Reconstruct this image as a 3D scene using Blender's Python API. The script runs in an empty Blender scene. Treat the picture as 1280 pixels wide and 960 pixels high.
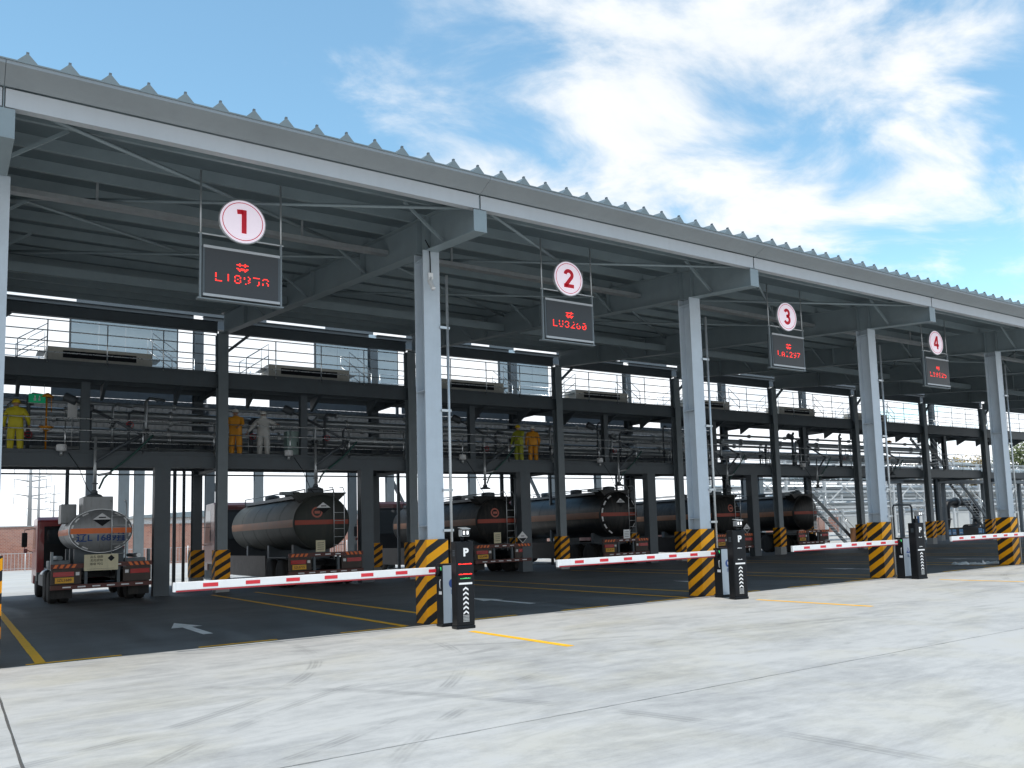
import bpy, bmesh, math, random
from mathutils import Vector, Matrix
random.seed(7)
SC = bpy.context.scene
COL = SC.collection
R = math.radians
S = 7.3236            # bay spacing along X (metres)
Y2 = 16.69; DY = 1.21; DZ = 0.16            # second row of columns

# ------------------------------------------------------------------ camera
cam = bpy.data.cameras.new('camera')
cam.sensor_width = 36.0
cam.lens = 36.0 * 1078.447 / 1280.0
cam.shift_x = (640 - 728.417) / 1280; cam.shift_y = (553.616 - 480) / 1280
cam.clip_end = 9000
camo = bpy.data.objects.new('camera', cam)
COL.objects.link(camo)
_R = Vector((0.80839938, -0.58755731, -0.03559292)); _U = Vector((-0.03069025, -0.10245594, 0.99426399)); _F = Vector((0.58783378, 0.80267004, 0.1008576))
M = Matrix(((_R.x, _U.x, -_F.x, -7.4794), (_R.y, _U.y, -_F.y, -15.4692), (_R.z, _U.z, -_F.z, 1.7033), (0, 0, 0, 1)))
camo.matrix_world = M
SC.camera = camo

# ------------------------------------------------------------------ light
SUN = Vector((-0.13, -0.29, 1.0)).normalized()      # towards the sun
w = bpy.data.worlds.new('World'); SC.world = w; w.use_nodes = True
nt = w.node_tree; nt.nodes.clear()
def N(t, kind, **kw):
    n = t.nodes.new(kind)
    for k_, v_ in kw.items():
        setattr(n, k_, v_)
    return n
def L(t, a, b): t.links.new(a, b)
def math_node(t, op, a, b=None, clamp=False):
    n = N(t, 'ShaderNodeMath', operation=op, use_clamp=clamp)
    for i, q in enumerate((a, b)):
        if q is None: continue
        if isinstance(q, (int, float)): n.inputs[i].default_value = q
        else: L(t, q, n.inputs[i])
    return n.outputs[0]
out = N(nt, 'ShaderNodeOutputWorld'); bg = N(nt, 'ShaderNodeBackground')
sky = N(nt, 'ShaderNodeTexSky', sky_type='NISHITA')
sky.sun_disc = False
sky.sun_elevation = math.asin(SUN.z)
sky.sun_rotation = math.atan2(SUN.x, SUN.y)
sky.air_density = 1.0; sky.dust_density = 0.6; sky.ozone_density = 2.0; sky.altitude = 50
tc = N(nt, 'ShaderNodeTexCoord'); sep = N(nt, 'ShaderNodeSeparateXYZ'); L(nt, tc.outputs['Generated'], sep.inputs[0])
zc = math_node(nt, 'MAXIMUM', sep.outputs[2], 0.0)
den = math_node(nt, 'ADD', zc, 0.16)
px = math_node(nt, 'DIVIDE', sep.outputs[0], den); py = math_node(nt, 'DIVIDE', sep.outputs[1], den)
comb = N(nt, 'ShaderNodeCombineXYZ'); L(nt, px, comb.inputs[0]); L(nt, py, comb.inputs[1])
def cloud_noise(rot, sc, loc, scale, detail, rough, dist):
    mp = N(nt, 'ShaderNodeMapping'); mp.inputs['Rotation'].default_value = (0, 0, R(rot)); mp.inputs['Scale'].default_value = sc; mp.inputs['Location'].default_value = loc
    L(nt, comb.outputs[0], mp.inputs[0])
    n = N(nt, 'ShaderNodeTexNoise'); L(nt, mp.outputs[0], n.inputs['Vector'])
    n.inputs['Scale'].default_value = scale; n.inputs['Detail'].default_value = detail; n.inputs['Roughness'].default_value = rough; n.inputs['Distortion'].default_value = dist
    return n.outputs[0]
CL1 = (1.0, 6.0, 0.0); CL2 = (0.4, 7.7, 0.0)
nA = cloud_noise(35, (1.0, 1.35, 1), CL1, 0.75, 4, 0.5, 0.4)
nB = cloud_noise(62, (0.9, 1.25, 1), CL2, 2.6, 12, 0.60, 0.5)
mixn = math_node(nt, 'ADD', math_node(nt, 'MULTIPLY', nA, 1.25), math_node(nt, 'MULTIPLY', nB, 0.75))
# more cloud low in the sky, as everywhere towards a horizon
low = N(nt, 'ShaderNodeMapRange'); L(nt, zc, low.inputs[0])
low.inputs[1].default_value = 0.0; low.inputs[2].default_value = 0.40; low.inputs[3].default_value = 0.55; low.inputs[4].default_value = 0.0
cov = math_node(nt, 'ADD', mixn, low.outputs[0])
ramp = N(nt, 'ShaderNodeMapRange', interpolation_type='SMOOTHSTEP'); L(nt, cov, ramp.inputs[0])
ramp.inputs[1].default_value = 0.985; ramp.inputs[2].default_value = 1.20
# cloud shade varies a little with its own thickness
ccol = N(nt, 'ShaderNodeMix', data_type='RGBA')
shade = N(nt, 'ShaderNodeMapRange'); L(nt, nB, shade.inputs[0]); shade.inputs[1].default_value = 0.3; shade.inputs[2].default_value = 0.75
L(nt, shade.outputs[0], ccol.inputs[0])
ccol.inputs[6].default_value = (4.9, 5.3, 5.7, 1); ccol.inputs[7].default_value = (6.5, 6.6, 6.7, 1)
tint = N(nt, 'ShaderNodeMix', data_type='RGBA', blend_type='MULTIPLY'); tint.inputs[0].default_value = 1.0
L(nt, sky.outputs[0], tint.inputs[6]); tint.inputs[7].default_value = (1.35, 1.62, 1.42, 1)
mx = N(nt, 'ShaderNodeMix', data_type='RGBA')
L(nt, ramp.outputs[0], mx.inputs[0]); L(nt, tint.outputs[2], mx.inputs[6]); L(nt, ccol.outputs[2], mx.inputs[7])
hz = N(nt, 'ShaderNodeMapRange'); L(nt, zc, hz.inputs[0]); hz.inputs[1].default_value = 0.0; hz.inputs[2].default_value = 0.35; hz.inputs[3].default_value = 1.5; hz.inputs[4].default_value = 1.0
hm = N(nt, 'ShaderNodeVectorMath', operation='SCALE'); L(nt, mx.outputs[2], hm.inputs[0]); L(nt, hz.outputs[0], hm.inputs['Scale'])
L(nt, hm.outputs[0], bg.inputs[0]); bg.inputs[1].default_value = 0.125
L(nt, bg.outputs[0], out.inputs[0])

sl = bpy.data.lights.new('sun', 'SUN'); sl.energy = 2.5; sl.angle = R(0.55); sl.color = (1.0, 0.955, 0.89)
so = bpy.data.objects.new('sun', sl); COL.objects.link(so)
so.rotation_euler = (-SUN).to_track_quat('-Z', 'Y').to_euler(); so.location = (0, 0, 60)
SC.view_settings.view_transform = 'Standard'; SC.view_settings.look = 'None'
SC.view_settings.exposure = 0.45; SC.view_settings.gamma = 1.0; SC.view_settings.use_curve_mapping = False
SC.cycles.max_bounces = 8; SC.cycles.diffuse_bounces = 5

# ------------------------------------------------------------------ materials
MATS = {}
def pbr(name, col, rough=0.5, metal=0.0, var=0.12, scale=3.0, dirt=0.0, bump=0.0, bscale=60, emit=None, estr=0, coat=0, alpha=1.0, trans=0.0):
    if name in MATS: return MATS[name]
    m = bpy.data.materials.new(name); m.use_nodes = True; t = m.node_tree
    b = t.nodes['Principled BSDF']
    b.inputs['Roughness'].default_value = rough; b.inputs['Metallic'].default_value = metal
    b.inputs['Base Color'].default_value = (*col, 1)
    if coat: b.inputs['Coat Weight'].default_value = coat
    if trans: b.inputs['Transmission Weight'].default_value = trans
    if emit: b.inputs['Emission Color'].default_value = (*emit, 1); b.inputs['Emission Strength'].default_value = estr
    if var or dirt or bump:
        c = N(t, 'ShaderNodeTexCoord')
    if var or dirt:
        n = N(t, 'ShaderNodeTexNoise'); L(t, c.outputs['Object'], n.inputs['Vector'])
        n.inputs['Scale'].default_value = scale; n.inputs['Detail'].default_value = 8; n.inputs['Roughness'].default_value = 0.65
        mr = N(t, 'ShaderNodeMapRange'); L(t, n.outputs[0], mr.inputs[0])
        mr.inputs[1].default_value = 0.25; mr.inputs[2].default_value = 0.75; mr.inputs[3].default_value = 1 - var; mr.inputs[4].default_value = 1 + var
        mm = N(t, 'ShaderNodeMix', data_type='RGBA', blend_type='MULTIPLY'); mm.inputs[0].default_value = 1
        mm.inputs[6].default_value = (*col, 1); L(t, mr.outputs[0], mm.inputs[7]); src = mm.outputs[2]
        if dirt:
            mp = N(t, 'ShaderNodeMapping'); L(t, c.outputs['Object'], mp.inputs[0]); mp.inputs['Scale'].default_value = (5, 5, 0.6)
            n2 = N(t, 'ShaderNodeTexNoise'); L(t, mp.outputs[0], n2.inputs['Vector']); n2.inputs['Scale'].default_value = 1.4; n2.inputs['Detail'].default_value = 9; n2.inputs['Roughness'].default_value = 0.7
            r2 = N(t, 'ShaderNodeMapRange'); L(t, n2.outputs[0], r2.inputs[0]); r2.inputs[1].default_value = 0.48; r2.inputs[2].default_value = 0.75; r2.inputs[3].default_value = 0; r2.inputs[4].default_value = dirt
            m2 = N(t, 'ShaderNodeMix', data_type='RGBA'); L(t, r2.outputs[0], m2.inputs[0]); L(t, src, m2.inputs[6]); m2.inputs[7].default_value = (0.09, 0.075, 0.06, 1); src = m2.outputs[2]
        L(t, src, b.inputs['Base Color'])
        rr = N(t, 'ShaderNodeMapRange'); L(t, n.outputs[0], rr.inputs[0]); rr.inputs[3].default_value = max(0.02, rough - 0.1); rr.inputs[4].default_value = min(1, rough + 0.1)
        L(t, rr.outputs[0], b.inputs['Roughness'])
    if bump:
        nb = N(t, 'ShaderNodeTexNoise'); L(t, c.outputs['Object'], nb.inputs['Vector']); nb.inputs['Scale'].default_value = bscale; nb.inputs['Detail'].default_value = 6
        bp_ = N(t, 'ShaderNodeBump'); bp_.inputs['Strength'].default_value = bump; bp_.inputs['Distance'].default_value = 0.02
        L(t, nb.outputs[0], bp_.inputs['Height']); L(t, bp_.outputs[0], b.inputs['Normal'])
    MATS[name] = m
    return m

COLM = pbr('column_grey_paint', (0.46, 0.515, 0.565), 0.42, 0, 0.08, 2.0, 0.08)
STEELM = pbr('mid_grey_painted_steel', (0.20, 0.235, 0.255), 0.5, 0, 0.12, 2.0, 0.15)
STEEL = pbr('grey_painted_steel', (0.235, 0.285, 0.305), 0.45, 0, 0.10, 2.0, 0.03)
STEELD = pbr('dark_grey_painted_steel', (0.085, 0.105, 0.12), 0.5, 0, 0.14, 2.0, 0.2)
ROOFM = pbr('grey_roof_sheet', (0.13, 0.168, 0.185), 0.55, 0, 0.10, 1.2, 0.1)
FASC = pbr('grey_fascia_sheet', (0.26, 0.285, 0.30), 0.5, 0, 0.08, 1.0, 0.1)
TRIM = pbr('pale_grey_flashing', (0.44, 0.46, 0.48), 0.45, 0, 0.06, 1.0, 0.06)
GALV = pbr('galvanised_steel', (0.50, 0.52, 0.53), 0.35, 0.6, 0.12, 6, 0.1)
RAILM = pbr('stainless_rail', (0.68, 0.70, 0.71), 0.28, 0.85, 0.06, 4)
INSUL = pbr('aluminium_clad_pipe', (0.42, 0.45, 0.47), 0.36, 0.7, 0.10, 2, 0.0)
PIPED = pbr('dark_pipe', (0.10, 0.115, 0.13), 0.5, 0.1, 0.15, 4, 0.2)
GREENP = pbr('green_hose', (0.03, 0.10, 0.085), 0.5, 0, 0.15, 4)
BLACK = pbr('black_enamel', (0.008, 0.0095, 0.012), 0.4, 0, 0.15, 4)
RUBBER = pbr('tyre_rubber', (0.022, 0.022, 0.022), 0.85, 0, 0.2, 8, 0.5)
BLACK.node_tree.nodes['Principled BSDF'].inputs['Specular IOR Level'].default_value = .22
WHITE = pbr('white_paint', (0.78, 0.78, 0.78), 0.45, 0, 0.05, 3, 0.05)
REDP = pbr('red_paint', (0.62, 0.02, 0.035), 0.4, 0, 0.06, 3)
YELP = pbr('yellow_line_paint', (0.95, 0.50, 0.008), 0.65, 0, 0.14, 5, 0.18, 0.2, 90)
WHIP = pbr('white_line_paint', (0.80, 0.80, 0.78), 0.7, 0, 0.18, 5, 0.35, 0.2, 90)
SILVER = pbr('brushed_silver_panel', (0.36, 0.42, 0.48), 0.42, 0.25, 0.05, 3)
BLUE = pbr('blue_print', (0.02, 0.06, 0.22), 0.5, 0, 0.05)
LEDR = pbr('red_led', (0.4, 0.01, 0.01), 0.5, 0, 0, emit=(1.0, 0.03, 0.02), estr=1.6)
LEDP = pbr('led_panel', (0.035, 0.038, 0.042), 0.4, 0, 0.1, 20)
LEDG = pbr('green_led', (0.05, 0.3, 0.08), 0.5, 0, 0, emit=(0.1, 0.8, 0.25), estr=0.5)
DISC = pbr('backlit_disc', (0.80, 0.74, 0.80), 0.4, 0, 0, emit=(0.90, 0.78, 0.92), estr=0.34)
DIGIT = pbr('digit_red', (0.60, 0.02, 0.04), 0.5, 0, 0, emit=(0.75, 0.02, 0.05), estr=0.10)
SKIN = pbr('skin', (0.42, 0.25, 0.17), 0.6, 0, 0.05)
GLASS = pbr('dark_window_glass', (0.02, 0.025, 0.03), 0.06, 0, 0)
CREAM = pbr('cream_panel', (0.60, 0.57, 0.50), 0.5, 0, 0.08, 2, 0.15)
PANELB = pbr('pale_blue_panel', (0.42, 0.53, 0.60), 0.4, 0, 0.06, 0.5)
SCREEN = pbr('grey_screen_sheet', (0.13, 0.15, 0.17), 0.55, 0, 0.10, 1, 0.2)
CONCP = pbr('plinth_concrete', (0.34, 0.345, 0.34), 0.85, 0, 0.15, 4, 0.3, 0.3, 40)

def stripes(name, c1, c2):
    m = bpy.data.materials.new(name); m.use_nodes = True; t = m.node_tree; b = t.nodes['Principled BSDF']
    c = N(t, 'ShaderNodeTexCoord'); s = N(t, 'ShaderNodeSeparateXYZ'); L(t, c.outputs['Object'], s.inputs[0])
    nz = N(t, 'ShaderNodeTexNoise'); L(t, c.outputs['Object'], nz.inputs['Vector']); nz.inputs['Scale'].default_value = 14; nz.inputs['Detail'].default_value = 6
    u = math_node(t, 'SUBTRACT', s.outputs[0], s.outputs[1])
    v = math_node(t, 'SUBTRACT', s.outputs[2], math_node(t, 'MULTIPLY', u, 0.62))
    v = math_node(t, 'ADD', v, math_node(t, 'MULTIPLY', nz.outputs[0], 0.012))
    fr = math_node(t, 'FRACT', math_node(t, 'DIVIDE', math_node(t, 'ADD', v, 10.07), 0.335))
    st = math_node(t, 'GREATER_THAN', fr, 0.47)
    mx_ = N(t, 'ShaderNodeMix', data_type='RGBA'); L(t, st, mx_.inputs[0]); mx_.inputs[6].default_value = (*c2, 1); mx_.inputs[7].default_value = (*c1, 1)
    n2 = N(t, 'ShaderNodeTexNoise'); L(t, c.outputs['Object'], n2.inputs['Vector']); n2.inputs['Scale'].default_value = 3.5; n2.inputs['Detail'].default_value = 10; n2.inputs['Roughness'].default_value = .7
    r = N(t, 'ShaderNodeMapRange'); L(t, n2.outputs[0], r.inputs[0]); r.inputs[1].default_value = .5; r.inputs[2].default_value = .8; r.inputs[3].default_value = 0; r.inputs[4].default_value = .28
    m2 = N(t, 'ShaderNodeMix', data_type='RGBA'); L(t, r.outputs[0], m2.inputs[0]); L(t, mx_.outputs[2], m2.inputs[6]); m2.inputs[7].default_value = (.12, .09, .06, 1)
    L(t, m2.outputs[2], b.inputs['Base Color']); b.inputs['Roughness'].default_value = .5; b.inputs['Specular IOR Level'].default_value = .25
    return m
STRIPE = stripes('hazard_stripes', (0.98, 0.40, 0.004), (0.018, 0.018, 0.02))

def mat_asphalt():
    m = bpy.data.materials.new('asphalt'); m.use_nodes = True; t = m.node_tree; b = t.nodes['Principled BSDF']
    c = N(t, 'ShaderNodeTexCoord')
    n = N(t, 'ShaderNodeTexNoise'); L(t, c.outputs['Object'], n.inputs['Vector']); n.inputs['Scale'].default_value = .55; n.inputs['Detail'].default_value = 10; n.inputs['Roughness'].default_value = .65
    mp = N(t, 'ShaderNodeMapping'); L(t, c.outputs['Object'], mp.inputs[0]); mp.inputs['Scale'].default_value = (1.5, .12, 1)
    n2 = N(t, 'ShaderNodeTexNoise'); L(t, mp.outputs[0], n2.inputs['Vector']); n2.inputs['Scale'].default_value = 1.; n2.inputs['Detail'].default_value = 8
    n3 = N(t, 'ShaderNodeTexNoise'); L(t, c.outputs['Object'], n3.inputs['Vector']); n3.inputs['Scale'].default_value = 130; n3.inputs['Detail'].default_value = 2
    a = math_node(t, 'ADD', math_node(t, 'MULTIPLY', n.outputs[0], .42), math_node(t, 'MULTIPLY', n2.outputs[0], .62))
    a = math_node(t, 'ADD', a, math_node(t, 'MULTIPLY', n3.outputs[0], .16))
    cr = N(t, 'ShaderNodeValToRGB'); L(t, a, cr.inputs[0])
    e = cr.color_ramp.elements; e[0].position = .38; e[0].color = (.024, .028, .031, 1); e[1].position = .70; e[1].color = (.135, .145, .15, 1)
    L(t, cr.outputs[0], b.inputs['Base Color'])
    mr = N(t, 'ShaderNodeMapRange'); L(t, n2.outputs[0], mr.inputs[0]); mr.inputs[1].default_value = .3; mr.inputs[2].default_value = .7; mr.inputs[3].default_value = .55; mr.inputs[4].default_value = .85
    L(t, mr.outputs[0], b.inputs['Roughness'])
    bp_ = N(t, 'ShaderNodeBump'); bp_.inputs['Strength'].default_value = .35; bp_.inputs['Distance'].default_value = .01; L(t, n3.outputs[0], bp_.inputs['Height']); L(t, bp_.outputs[0], b.inputs['Normal'])
    return m
def mat_concrete(name='concrete', lo=(.215, .215, .215), hi=(.455, .447, .43)):
    m = bpy.data.materials.new(name); m.use_nodes = True; t = m.node_tree; b = t.nodes['Principled BSDF']
    c = N(t, 'ShaderNodeTexCoord')
    def noi(scale, det, rough, sc=(1, 1, 1), rot=0, dist=0):
        mp = N(t, 'ShaderNodeMapping'); L(t, c.outputs['Object'], mp.inputs[0]); mp.inputs['Scale'].default_value = sc; mp.inputs['Rotation'].default_value = (0, 0, R(rot))
        n = N(t, 'ShaderNodeTexNoise'); L(t, mp.outputs[0], n.inputs['Vector']); n.inputs['Scale'].default_value = scale; n.inputs['Detail'].default_value = det; n.inputs['Roughness'].default_value = rough; n.inputs['Distortion'].default_value = dist
        return n.outputs[0]
    big = noi(.28, 6, .55); strk = noi(.8, 13, .74, (.42, 1.2, 1), 4, 1.1); strk2 = noi(1., 13, .78, (.6, 2.2, 1), -28, 1.4); fine = noi(45, 4, .6); mott = noi(3.2, 10, .7)
    a = math_node(t, 'MULTIPLY', big, .28)
    a = math_node(t, 'ADD', a, math_node(t, 'MULTIPLY', strk, .42)); a = math_node(t, 'ADD', a, math_node(t, 'MULTIPLY', strk2, .26)); a = math_node(t, 'ADD', a, math_node(t, 'MULTIPLY', mott, .22)); a = math_node(t, 'ADD', a, math_node(t, 'MULTIPLY', fine, .06))
    cr = N(t, 'ShaderNodeValToRGB'); L(t, a, cr.inputs[0])
    e = cr.color_ramp.elements; e[0].position = .43; e[0].color = (*lo, 1); e[1].position = .66; e[1].color = (*hi, 1)
    # curved rubber marks: thin bands of stretched rings, broken by noise
    def marks(cx, cy, r0, wid, rot):
        mp = N(t, 'ShaderNodeMapping'); L(t, c.outputs['Object'], mp.inputs[0]); mp.inputs['Location'].default_value = (-cx, -cy, 0)
        ln = N(t, 'ShaderNodeVectorMath', operation='LENGTH'); L(t, mp.outputs[0], ln.inputs[0])
        d = math_node(t, 'ABSOLUTE', math_node(t, 'SUBTRACT', ln.outputs[1], r0))
        rib = math_node(t, 'ADD', math_node(t, 'MULTIPLY', math_node(t, 'SINE', math_node(t, 'MULTIPLY', d, 110)), .35), .65)
        q = N(t, 'ShaderNodeMapRange'); L(t, d, q.inputs[0]); q.inputs[1].default_value = wid * .6; q.inputs[2].default_value = wid; q.inputs[3].default_value = 1; q.inputs[4].default_value = 0
        br = N(t, 'ShaderNodeMapRange'); L(t, noi(.8, 5, .6, (1, 1, 1), rot), br.inputs[0]); br.inputs[1].default_value = .46; br.inputs[2].default_value = .58
        return math_node(t, 'MULTIPLY', math_node(t, 'MULTIPLY', q.outputs[0], rib), br.outputs[0])
    tot = None
    for (cx, cy, r0, wd, ro) in [(-9.5, -1.0, 6.6, .12, 10), (-9.5, -1.0, 8.55, .12, 40), (3.0, -15.0, 9.7, .11, 70), (3.0, -15.0, 11.6, .11, 100), (-14, -12.5, 12.2, .12, 20), (24, -16, 13.5, .12, 130), (24, -16, 15.4, .12, 60), (10, 14, 20.5, .12, 33)]:
        k_ = marks(cx, cy, r0, wd, ro); tot = k_ if tot is None else math_node(t, 'MAXIMUM', tot, k_)
    spots = N(t, 'ShaderNodeMapRange'); L(t, noi(1.6, 7, .7, (.5, 1.4, 1), 12, .6), spots.inputs[0]); spots.inputs[1].default_value = .62; spots.inputs[2].default_value = .76; spots.inputs[3].default_value = 0; spots.inputs[4].default_value = .5
    tot = math_node(t, 'MAXIMUM', math_node(t, 'MULTIPLY', tot, .5), spots.outputs[0])
    m2 = N(t, 'ShaderNodeMix', data_type='RGBA'); L(t, tot, m2.inputs[0]); L(t, cr.outputs[0], m2.inputs[6]); m2.inputs[7].default_value = (.17, .17, .165, 1)
    wm = N(t, 'ShaderNodeMix', data_type='RGBA', blend_type='MULTIPLY'); wr = N(t, 'ShaderNodeMapRange'); L(t, noi(.45, 7, .65, (1, 1, 1), 50, .6), wr.inputs[0]); wr.inputs[1].default_value = .48; wr.inputs[2].default_value = .66
    L(t, wr.outputs[0], wm.inputs[0]); L(t, m2.outputs[2], wm.inputs[6]); wm.inputs[7].default_value = (1.0, .975, .90, 1)
    L(t, wm.outputs[2], b.inputs['Base Color']); b.inputs['Roughness'].default_value = .78
    bp_ = N(t, 'ShaderNodeBump'); bp_.inputs['Strength'].default_value = .2; bp_.inputs['Distance'].default_value = .01; L(t, math_node(t, 'ADD', fine, strk2), bp_.inputs['Height']); L(t, bp_.outputs[0], b.inputs['Normal'])
    return m
def mat_brick():
    m = bpy.data.materials.new('far_brick'); m.use_nodes = True; t = m.node_tree; b = t.nodes['Principled BSDF']
    c = N(t, 'ShaderNodeTexCoord'); mp = N(t, 'ShaderNodeMapping'); L(t, c.outputs['Object'], mp.inputs[0]); mp.inputs['Rotation'].default_value = (R(90), 0, 0)
    br = N(t, 'ShaderNodeTexBrick'); L(t, mp.outputs[0], br.inputs[0]); br.inputs['Scale'].default_value = 2.0
    br.inputs['Color1'].default_value = (.36, .15, .10, 1); br.inputs['Color2'].default_value = (.27, .11, .08, 1); br.inputs['Mortar'].default_value = (.38, .30, .26, 1)
    n = N(t, 'ShaderNodeTexNoise'); L(t, c.outputs['Object'], n.inputs['Vector']); n.inputs['Scale'].default_value = .35; n.inputs['Detail'].default_value = 8
    mm = N(t, 'ShaderNodeMix', data_type='RGBA'); mr = N(t, 'ShaderNodeMapRange'); L(t, n.outputs[0], mr.inputs[0]); mr.inputs[1].default_value = .4; mr.inputs[2].default_value = .75; mr.inputs[4].default_value = .6
    L(t, mr.outputs[0], mm.inputs[0]); L(t, br.outputs[0], mm.inputs[6]); mm.inputs[7].default_value = (.42, .32, .28, 1)
    L(t, mm.outputs[2], b.inputs['Base Color']); b.inputs['Roughness'].default_value = .9
    return m
ASPH = mat_asphalt(); CONC = mat_concrete(); BRICK = mat_brick()
SOIL = pbr('bare_soil', (.27, .23, .18), .95, 0, .25, .05)
JOINT = pbr('joint_filler', (.10, .10, .10), .9, 0, .2, 5)

# ------------------------------------------------------------------ mesh helpers
class MB:
    def __init__(s): s.v = []; s.f = []; s.m = []; s.sm = []
    def add(s, vs, fs, m=0, smooth=False):
        o = len(s.v); s.v += [tuple(q) for q in vs]
        for f_ in fs: s.f.append(tuple(i + o for i in f_)); s.m.append(m); s.sm.append(smooth)
        return s
    def box(s, x0, x1, y0, y1, z0, z1, m=0):
        return s.add([(x0, y0, z0), (x1, y0, z0), (x1, y1, z0), (x0, y1, z0), (x0, y0, z1), (x1, y0, z1), (x1, y1, z1), (x0, y1, z1)],
                     [(0, 3, 2, 1), (4, 5, 6, 7), (0, 1, 5, 4), (1, 2, 6, 5), (2, 3, 7, 6), (3, 0, 4, 7)], m)
    def bar(s, p, q, wd, ht, m=0, up=(0, 0, 1)):
        p = Vector(p); q = Vector(q); d = (q - p).normalized(); u = Vector(up)
        if abs(d.dot(u)) > .98: u = Vector((0, 1, 0))
        r = d.cross(u).normalized(); u = r.cross(d).normalized(); vs = []
        for e in (p, q):
            for a, b_ in ((-1, -1), (1, -1), (1, 1), (-1, 1)): vs.append(e + r * a * wd / 2 + u * b_ * ht / 2)
        return s.add(vs, [(0, 1, 2, 3), (7, 6, 5, 4), (0, 4, 5, 1), (1, 5, 6, 2), (2, 6, 7, 3), (3, 7, 4, 0)], m)
    def tube(s, pts, r, n=8, m=0, cap=True):
        pts = [Vector(p) for p in pts]; rs = r if isinstance(r, (list, tuple)) else [r] * len(pts)
        vs = []; fs = []; ref = None
        for i, p in enumerate(pts):
            d = (pts[min(i + 1, len(pts) - 1)] - pts[max(i - 1, 0)]).normalized()
            if ref is None:
                ref = Vector((0, 0, 1)) if abs(d.z) < .9 else Vector((1, 0, 0))
            a = d.cross(ref).normalized(); b_ = a.cross(d).normalized(); ref = b_
            for k in range(n):
                t = 2 * math.pi * k / n; vs.append(p + (a * math.cos(t) + b_ * math.sin(t)) * rs[i])
        for i in range(len(pts) - 1):
            for k in range(n):
                fs.append((i * n + k, i * n + (k + 1) % n, (i + 1) * n + (k + 1) % n, (i + 1) * n + k))
        s.add(vs, fs, m, True)
        if cap:
            o = len(s.v) - len(vs)
            s.f.append(tuple(o + k for k in range(n))[::-1]); s.m.append(m); s.sm.append(False)
            s.f.append(tuple(o + (len(pts) - 1) * n + k for k in range(n))); s.m.append(m); s.sm.append(False)
        return s
    def lathe(s, prof, c, ax=(0, 0, 1), n=16, m=0, smooth=True):
        ax = Vector(ax).normalized(); a = ax.orthogonal().normalized(); b_ = ax.cross(a); c = Vector(c); vs = []; fs = []
        for r, t in prof:
            for k in range(n):
                q = 2 * math.pi * k / n; vs.append(c + ax * t + (a * math.cos(q) + b_ * math.sin(q)) * r)
        for i in range(len(prof) - 1):
            for k in range(n): fs.append((i * n + k, i * n + (k + 1) % n, (i + 1) * n + (k + 1) % n, (i + 1) * n + k))
        fs.append(tuple(range(n))[::-1]); fs.append(tuple((len(prof) - 1) * n + k for k in range(n)))
        return s.add(vs, fs, m, smooth)
    def prism(s, poly, a, b_, axis='x', m=0):
        n = len(poly); vs = []
        for t in (a, b_):
            for p in poly:
                vs.append((t, p[0], p[1]) if axis == 'x' else (p[0], t, p[1]) if axis == 'y' else (p[0], p[1], t))
        fs = [tuple(range(n))[::-1], tuple(range(n, 2 * n))] + [(i, (i + 1) % n, n + (i + 1) % n, n + i) for i in range(n)]
        return s.add(vs, fs, m)
    def mesh(s, name):
        me = bpy.data.meshes.new(name); me.from_pydata(s.v, [], s.f)
        me.polygons.foreach_set('material_index', s.m); me.polygons.foreach_set('use_smooth', s.sm)
        bm = bmesh.new(); bm.from_mesh(me); bmesh.ops.recalc_face_normals(bm, faces=bm.faces); bm.to_mesh(me); bm.free(); me.update()
        return me
    def build(s, name, mats, parent=None, loc=(0, 0, 0), rz=0, bevel=0):
        me = s.mesh(name)
        for m_ in (mats if isinstance(mats, (list, tuple)) else [mats]): me.materials.append(m_)
        return link(name, me, parent, loc, rz, bevel)
def link(name, me, parent=None, loc=(0, 0, 0), rz=0, bevel=0):
    o = bpy.data.objects.new(name, me); COL.objects.link(o); o.parent = parent; o.location = loc; o.rotation_euler = (0, 0, rz)
    if bevel:
        b_ = o.modifiers.new('bevel', 'BEVEL'); b_.width = bevel; b_.segments = 2; b_.limit_method = 'ANGLE'
    return o
def tag(o, label=None, cat=None, group=None, kind=None):
    if label: o['label'] = label
    if cat: o['category'] = cat
    if group: o['group'] = group
    if kind: o['kind'] = kind
    return o
def thing(name, label, cat, loc=(0, 0, 0), rz=0, group=None):
    o = bpy.data.objects.new(name, None); COL.objects.link(o); o.location = loc; o.rotation_euler = (0, 0, rz); o.empty_display_size = .2
    return tag(o, label, cat, group)
def copy_tree(o, parent=None, loc=None, rz=None, label=None):
    c = o.copy(); COL.objects.link(c); c.parent = parent
    if loc is not None: c.location = loc
    if rz is not None: c.rotation_euler = (0, 0, rz)
    if label: c['label'] = label
    for ch in list(o.children): copy_tree(ch, c)
    return c
def text_mesh(txt, size, depth=.004, bold=0.0, align='CENTER'):
    cu = bpy.data.curves.new('lettering', 'FONT'); cu.body = txt; cu.size = size; cu.extrude = depth; cu.align_x = align; cu.align_y = 'CENTER'; cu.offset = bold; cu.resolution_u = 4
    o = bpy.data.objects.new('lettering', cu); COL.objects.link(o)
    dg = bpy.context.evaluated_depsgraph_get(); me = bpy.data.meshes.new_from_object(o.evaluated_get(dg))
    bpy.data.objects.remove(o); bpy.data.curves.remove(cu)
    for v in me.vertices: v.co = Vector((v.co.x, -v.co.z, v.co.y))      # stand upright, facing -Y
    return me
def lettering(name, txt, size, mat, parent, loc, depth=.004, bold=0., sx=1., fn=None):
    me = text_mesh(txt, size, depth, bold); me.materials.clear(); me.materials.append(mat)
    for v in me.vertices:
        v.co.x *= sx
        if fn: v.co.y += fn(v.co.x + loc[0], v.co.z + loc[2])
    return link(name, me, parent, loc)
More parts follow.
